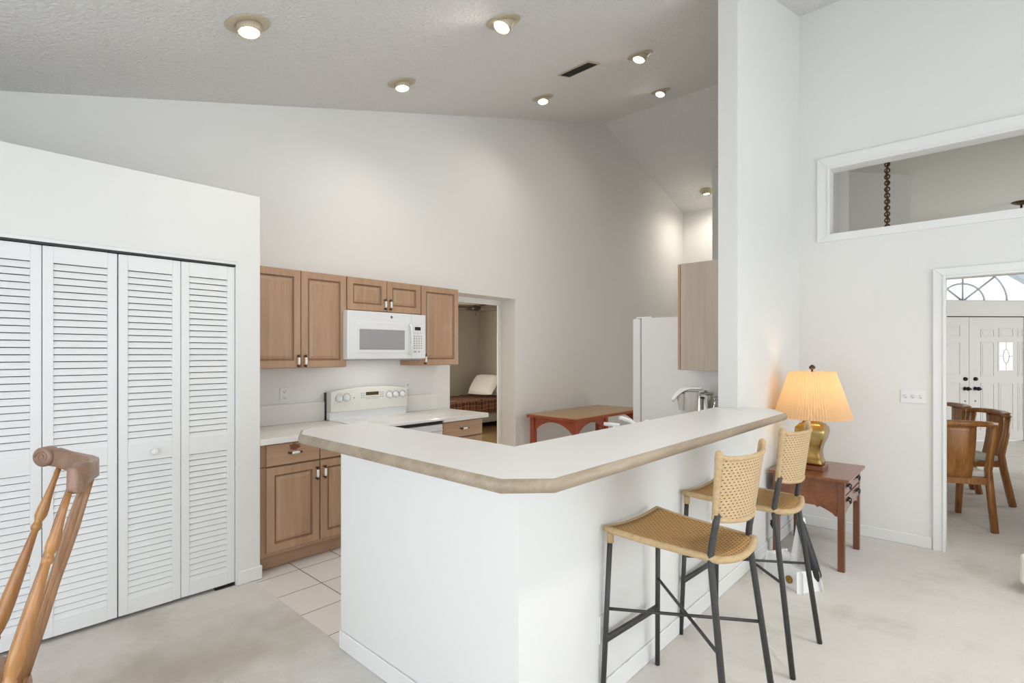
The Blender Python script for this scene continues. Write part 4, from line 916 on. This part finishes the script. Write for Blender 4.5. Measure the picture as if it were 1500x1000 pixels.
for i, t in enumerate((-.66, -.33, 0, .33, .66)):
    T_ = crest(t, -.03); B_ = midB + chordB * (.42 * t) + bow * (.085 * (1 - t * t))
    b = MB(); pr = [(0, .009), (.25, .0095), (.45, .008), (.6, .011), (.72, .0125), (.85, .010), (1, .008)]
    b.tube([B_.lerp(T_, q) for q, _ in pr], [w_ * .72 for _, w_ in pr], sec=[(1.25, .5), (.9, .75), (0, .85), (-.9, .75), (-1.25, .5), (-1.25, -.5), (-.9, -.75), (0, -.85), (.9, -.75), (1.25, -.5)]); b.build('spindle', 'dark_oak', r)
ts = [-1.02, -1.0, -.9, -.8, -.6, -.4, -.2, 0, .2, .4, .6, .8, 1.0, 1.15]
hh = [.036, .046, .047, .043, .033, .032, .034, .036, .034, .032, .033, .036, .036, .030]
b = MB()
secc = [(.42, .95), (.16, 1.08), (-.16, 1.08), (-.42, .9), (-.42, -.9), (-.30, -1.0), (.30, -1.0), (.42, -.9)]
b.tube([crest(t, .012 if t > .9 else (-.030 if t < -.8 else -.016 * min(1, (1 - t)))) for t in ts], hh, sec=secc, up=(0, 0, 1))
cr = b.build('crest_rail', 'crest_oak', r)
for t, sgn in ((1.17, 1), ):
    p = crest(t, .018); dirn = (crest(t) - crest(t - .05 * sgn)).normalized(); axv = Vector((dirn.y, -dirn.x, 0)).normalized(); Q = axv.to_track_quat('Z', 'Y').to_matrix().to_4x4()
    b = MB(); b.lathe([(.012, -.026), (.034, -.026), (.039, -.020), (.039, .020), (.034, .026), (.012, .026)], tuple(p), 24, Q)
    sp_ = [Vector((.026 * (1 - k / 22) * math.cos(k * .6), .026 * (1 - k / 22) * math.sin(k * .6), 0)) for k in range(20)]
    for zz in (-.026, .026): b.tube([Q.to_3x3() @ (q + Vector((0, 0, zz))) + p for q in sp_], .0035, 5)
    b.build('scroll', 'crest_oak', cr)
fdir = (-Vector((bow.x, bow.y, 0))).normalized(); sd = chordB.normalized(); sc_ = midB + fdir * .155
b = MB(); n = 28; vs = []
for zz, f in ((.335, .93), (.342, 1.0), (.368, 1.0), (.376, .96)):
    for k in range(n):
        t = 2 * PI * k / n; c_, s_ = math.cos(t), math.sin(t); p = sc_ + sd * (.245 * f * math.copysign(abs(c_) ** .75, c_)) + fdir * (.248 * f * math.copysign(abs(s_) ** .75, s_)); vs.append((p.x, p.y, zz))
fs = [(i * n + k, i * n + (k + 1) % n, (i + 1) * n + (k + 1) % n, (i + 1) * n + k) for i in range(3) for k in range(n)] + [tuple(range(n))[::-1], tuple(range(3 * n, 4 * n))]
b.add(vs, fs, False); b.build('seat', 'dark_oak', r)
lp = [(0, .012), (.3, .019), (.5, .014), (.55, .021), (.6, .014), (.75, .023), (1, .016)]
for a_, c_ in ((-1, -1), (-1, 1), (1, -1), (1, 1)):
    T_ = sc_ + sd * (.15 * a_) + fdir * (.14 * c_); B_ = sc_ + sd * (.22 * a_) + fdir * (.22 * c_); T_.z = .336; B_.z = 0
    b = MB(); b.tube([B_.lerp(T_, t) for t, _ in lp], [q for _, q in lp], 12); b.build('leg', 'honey_oak', r)
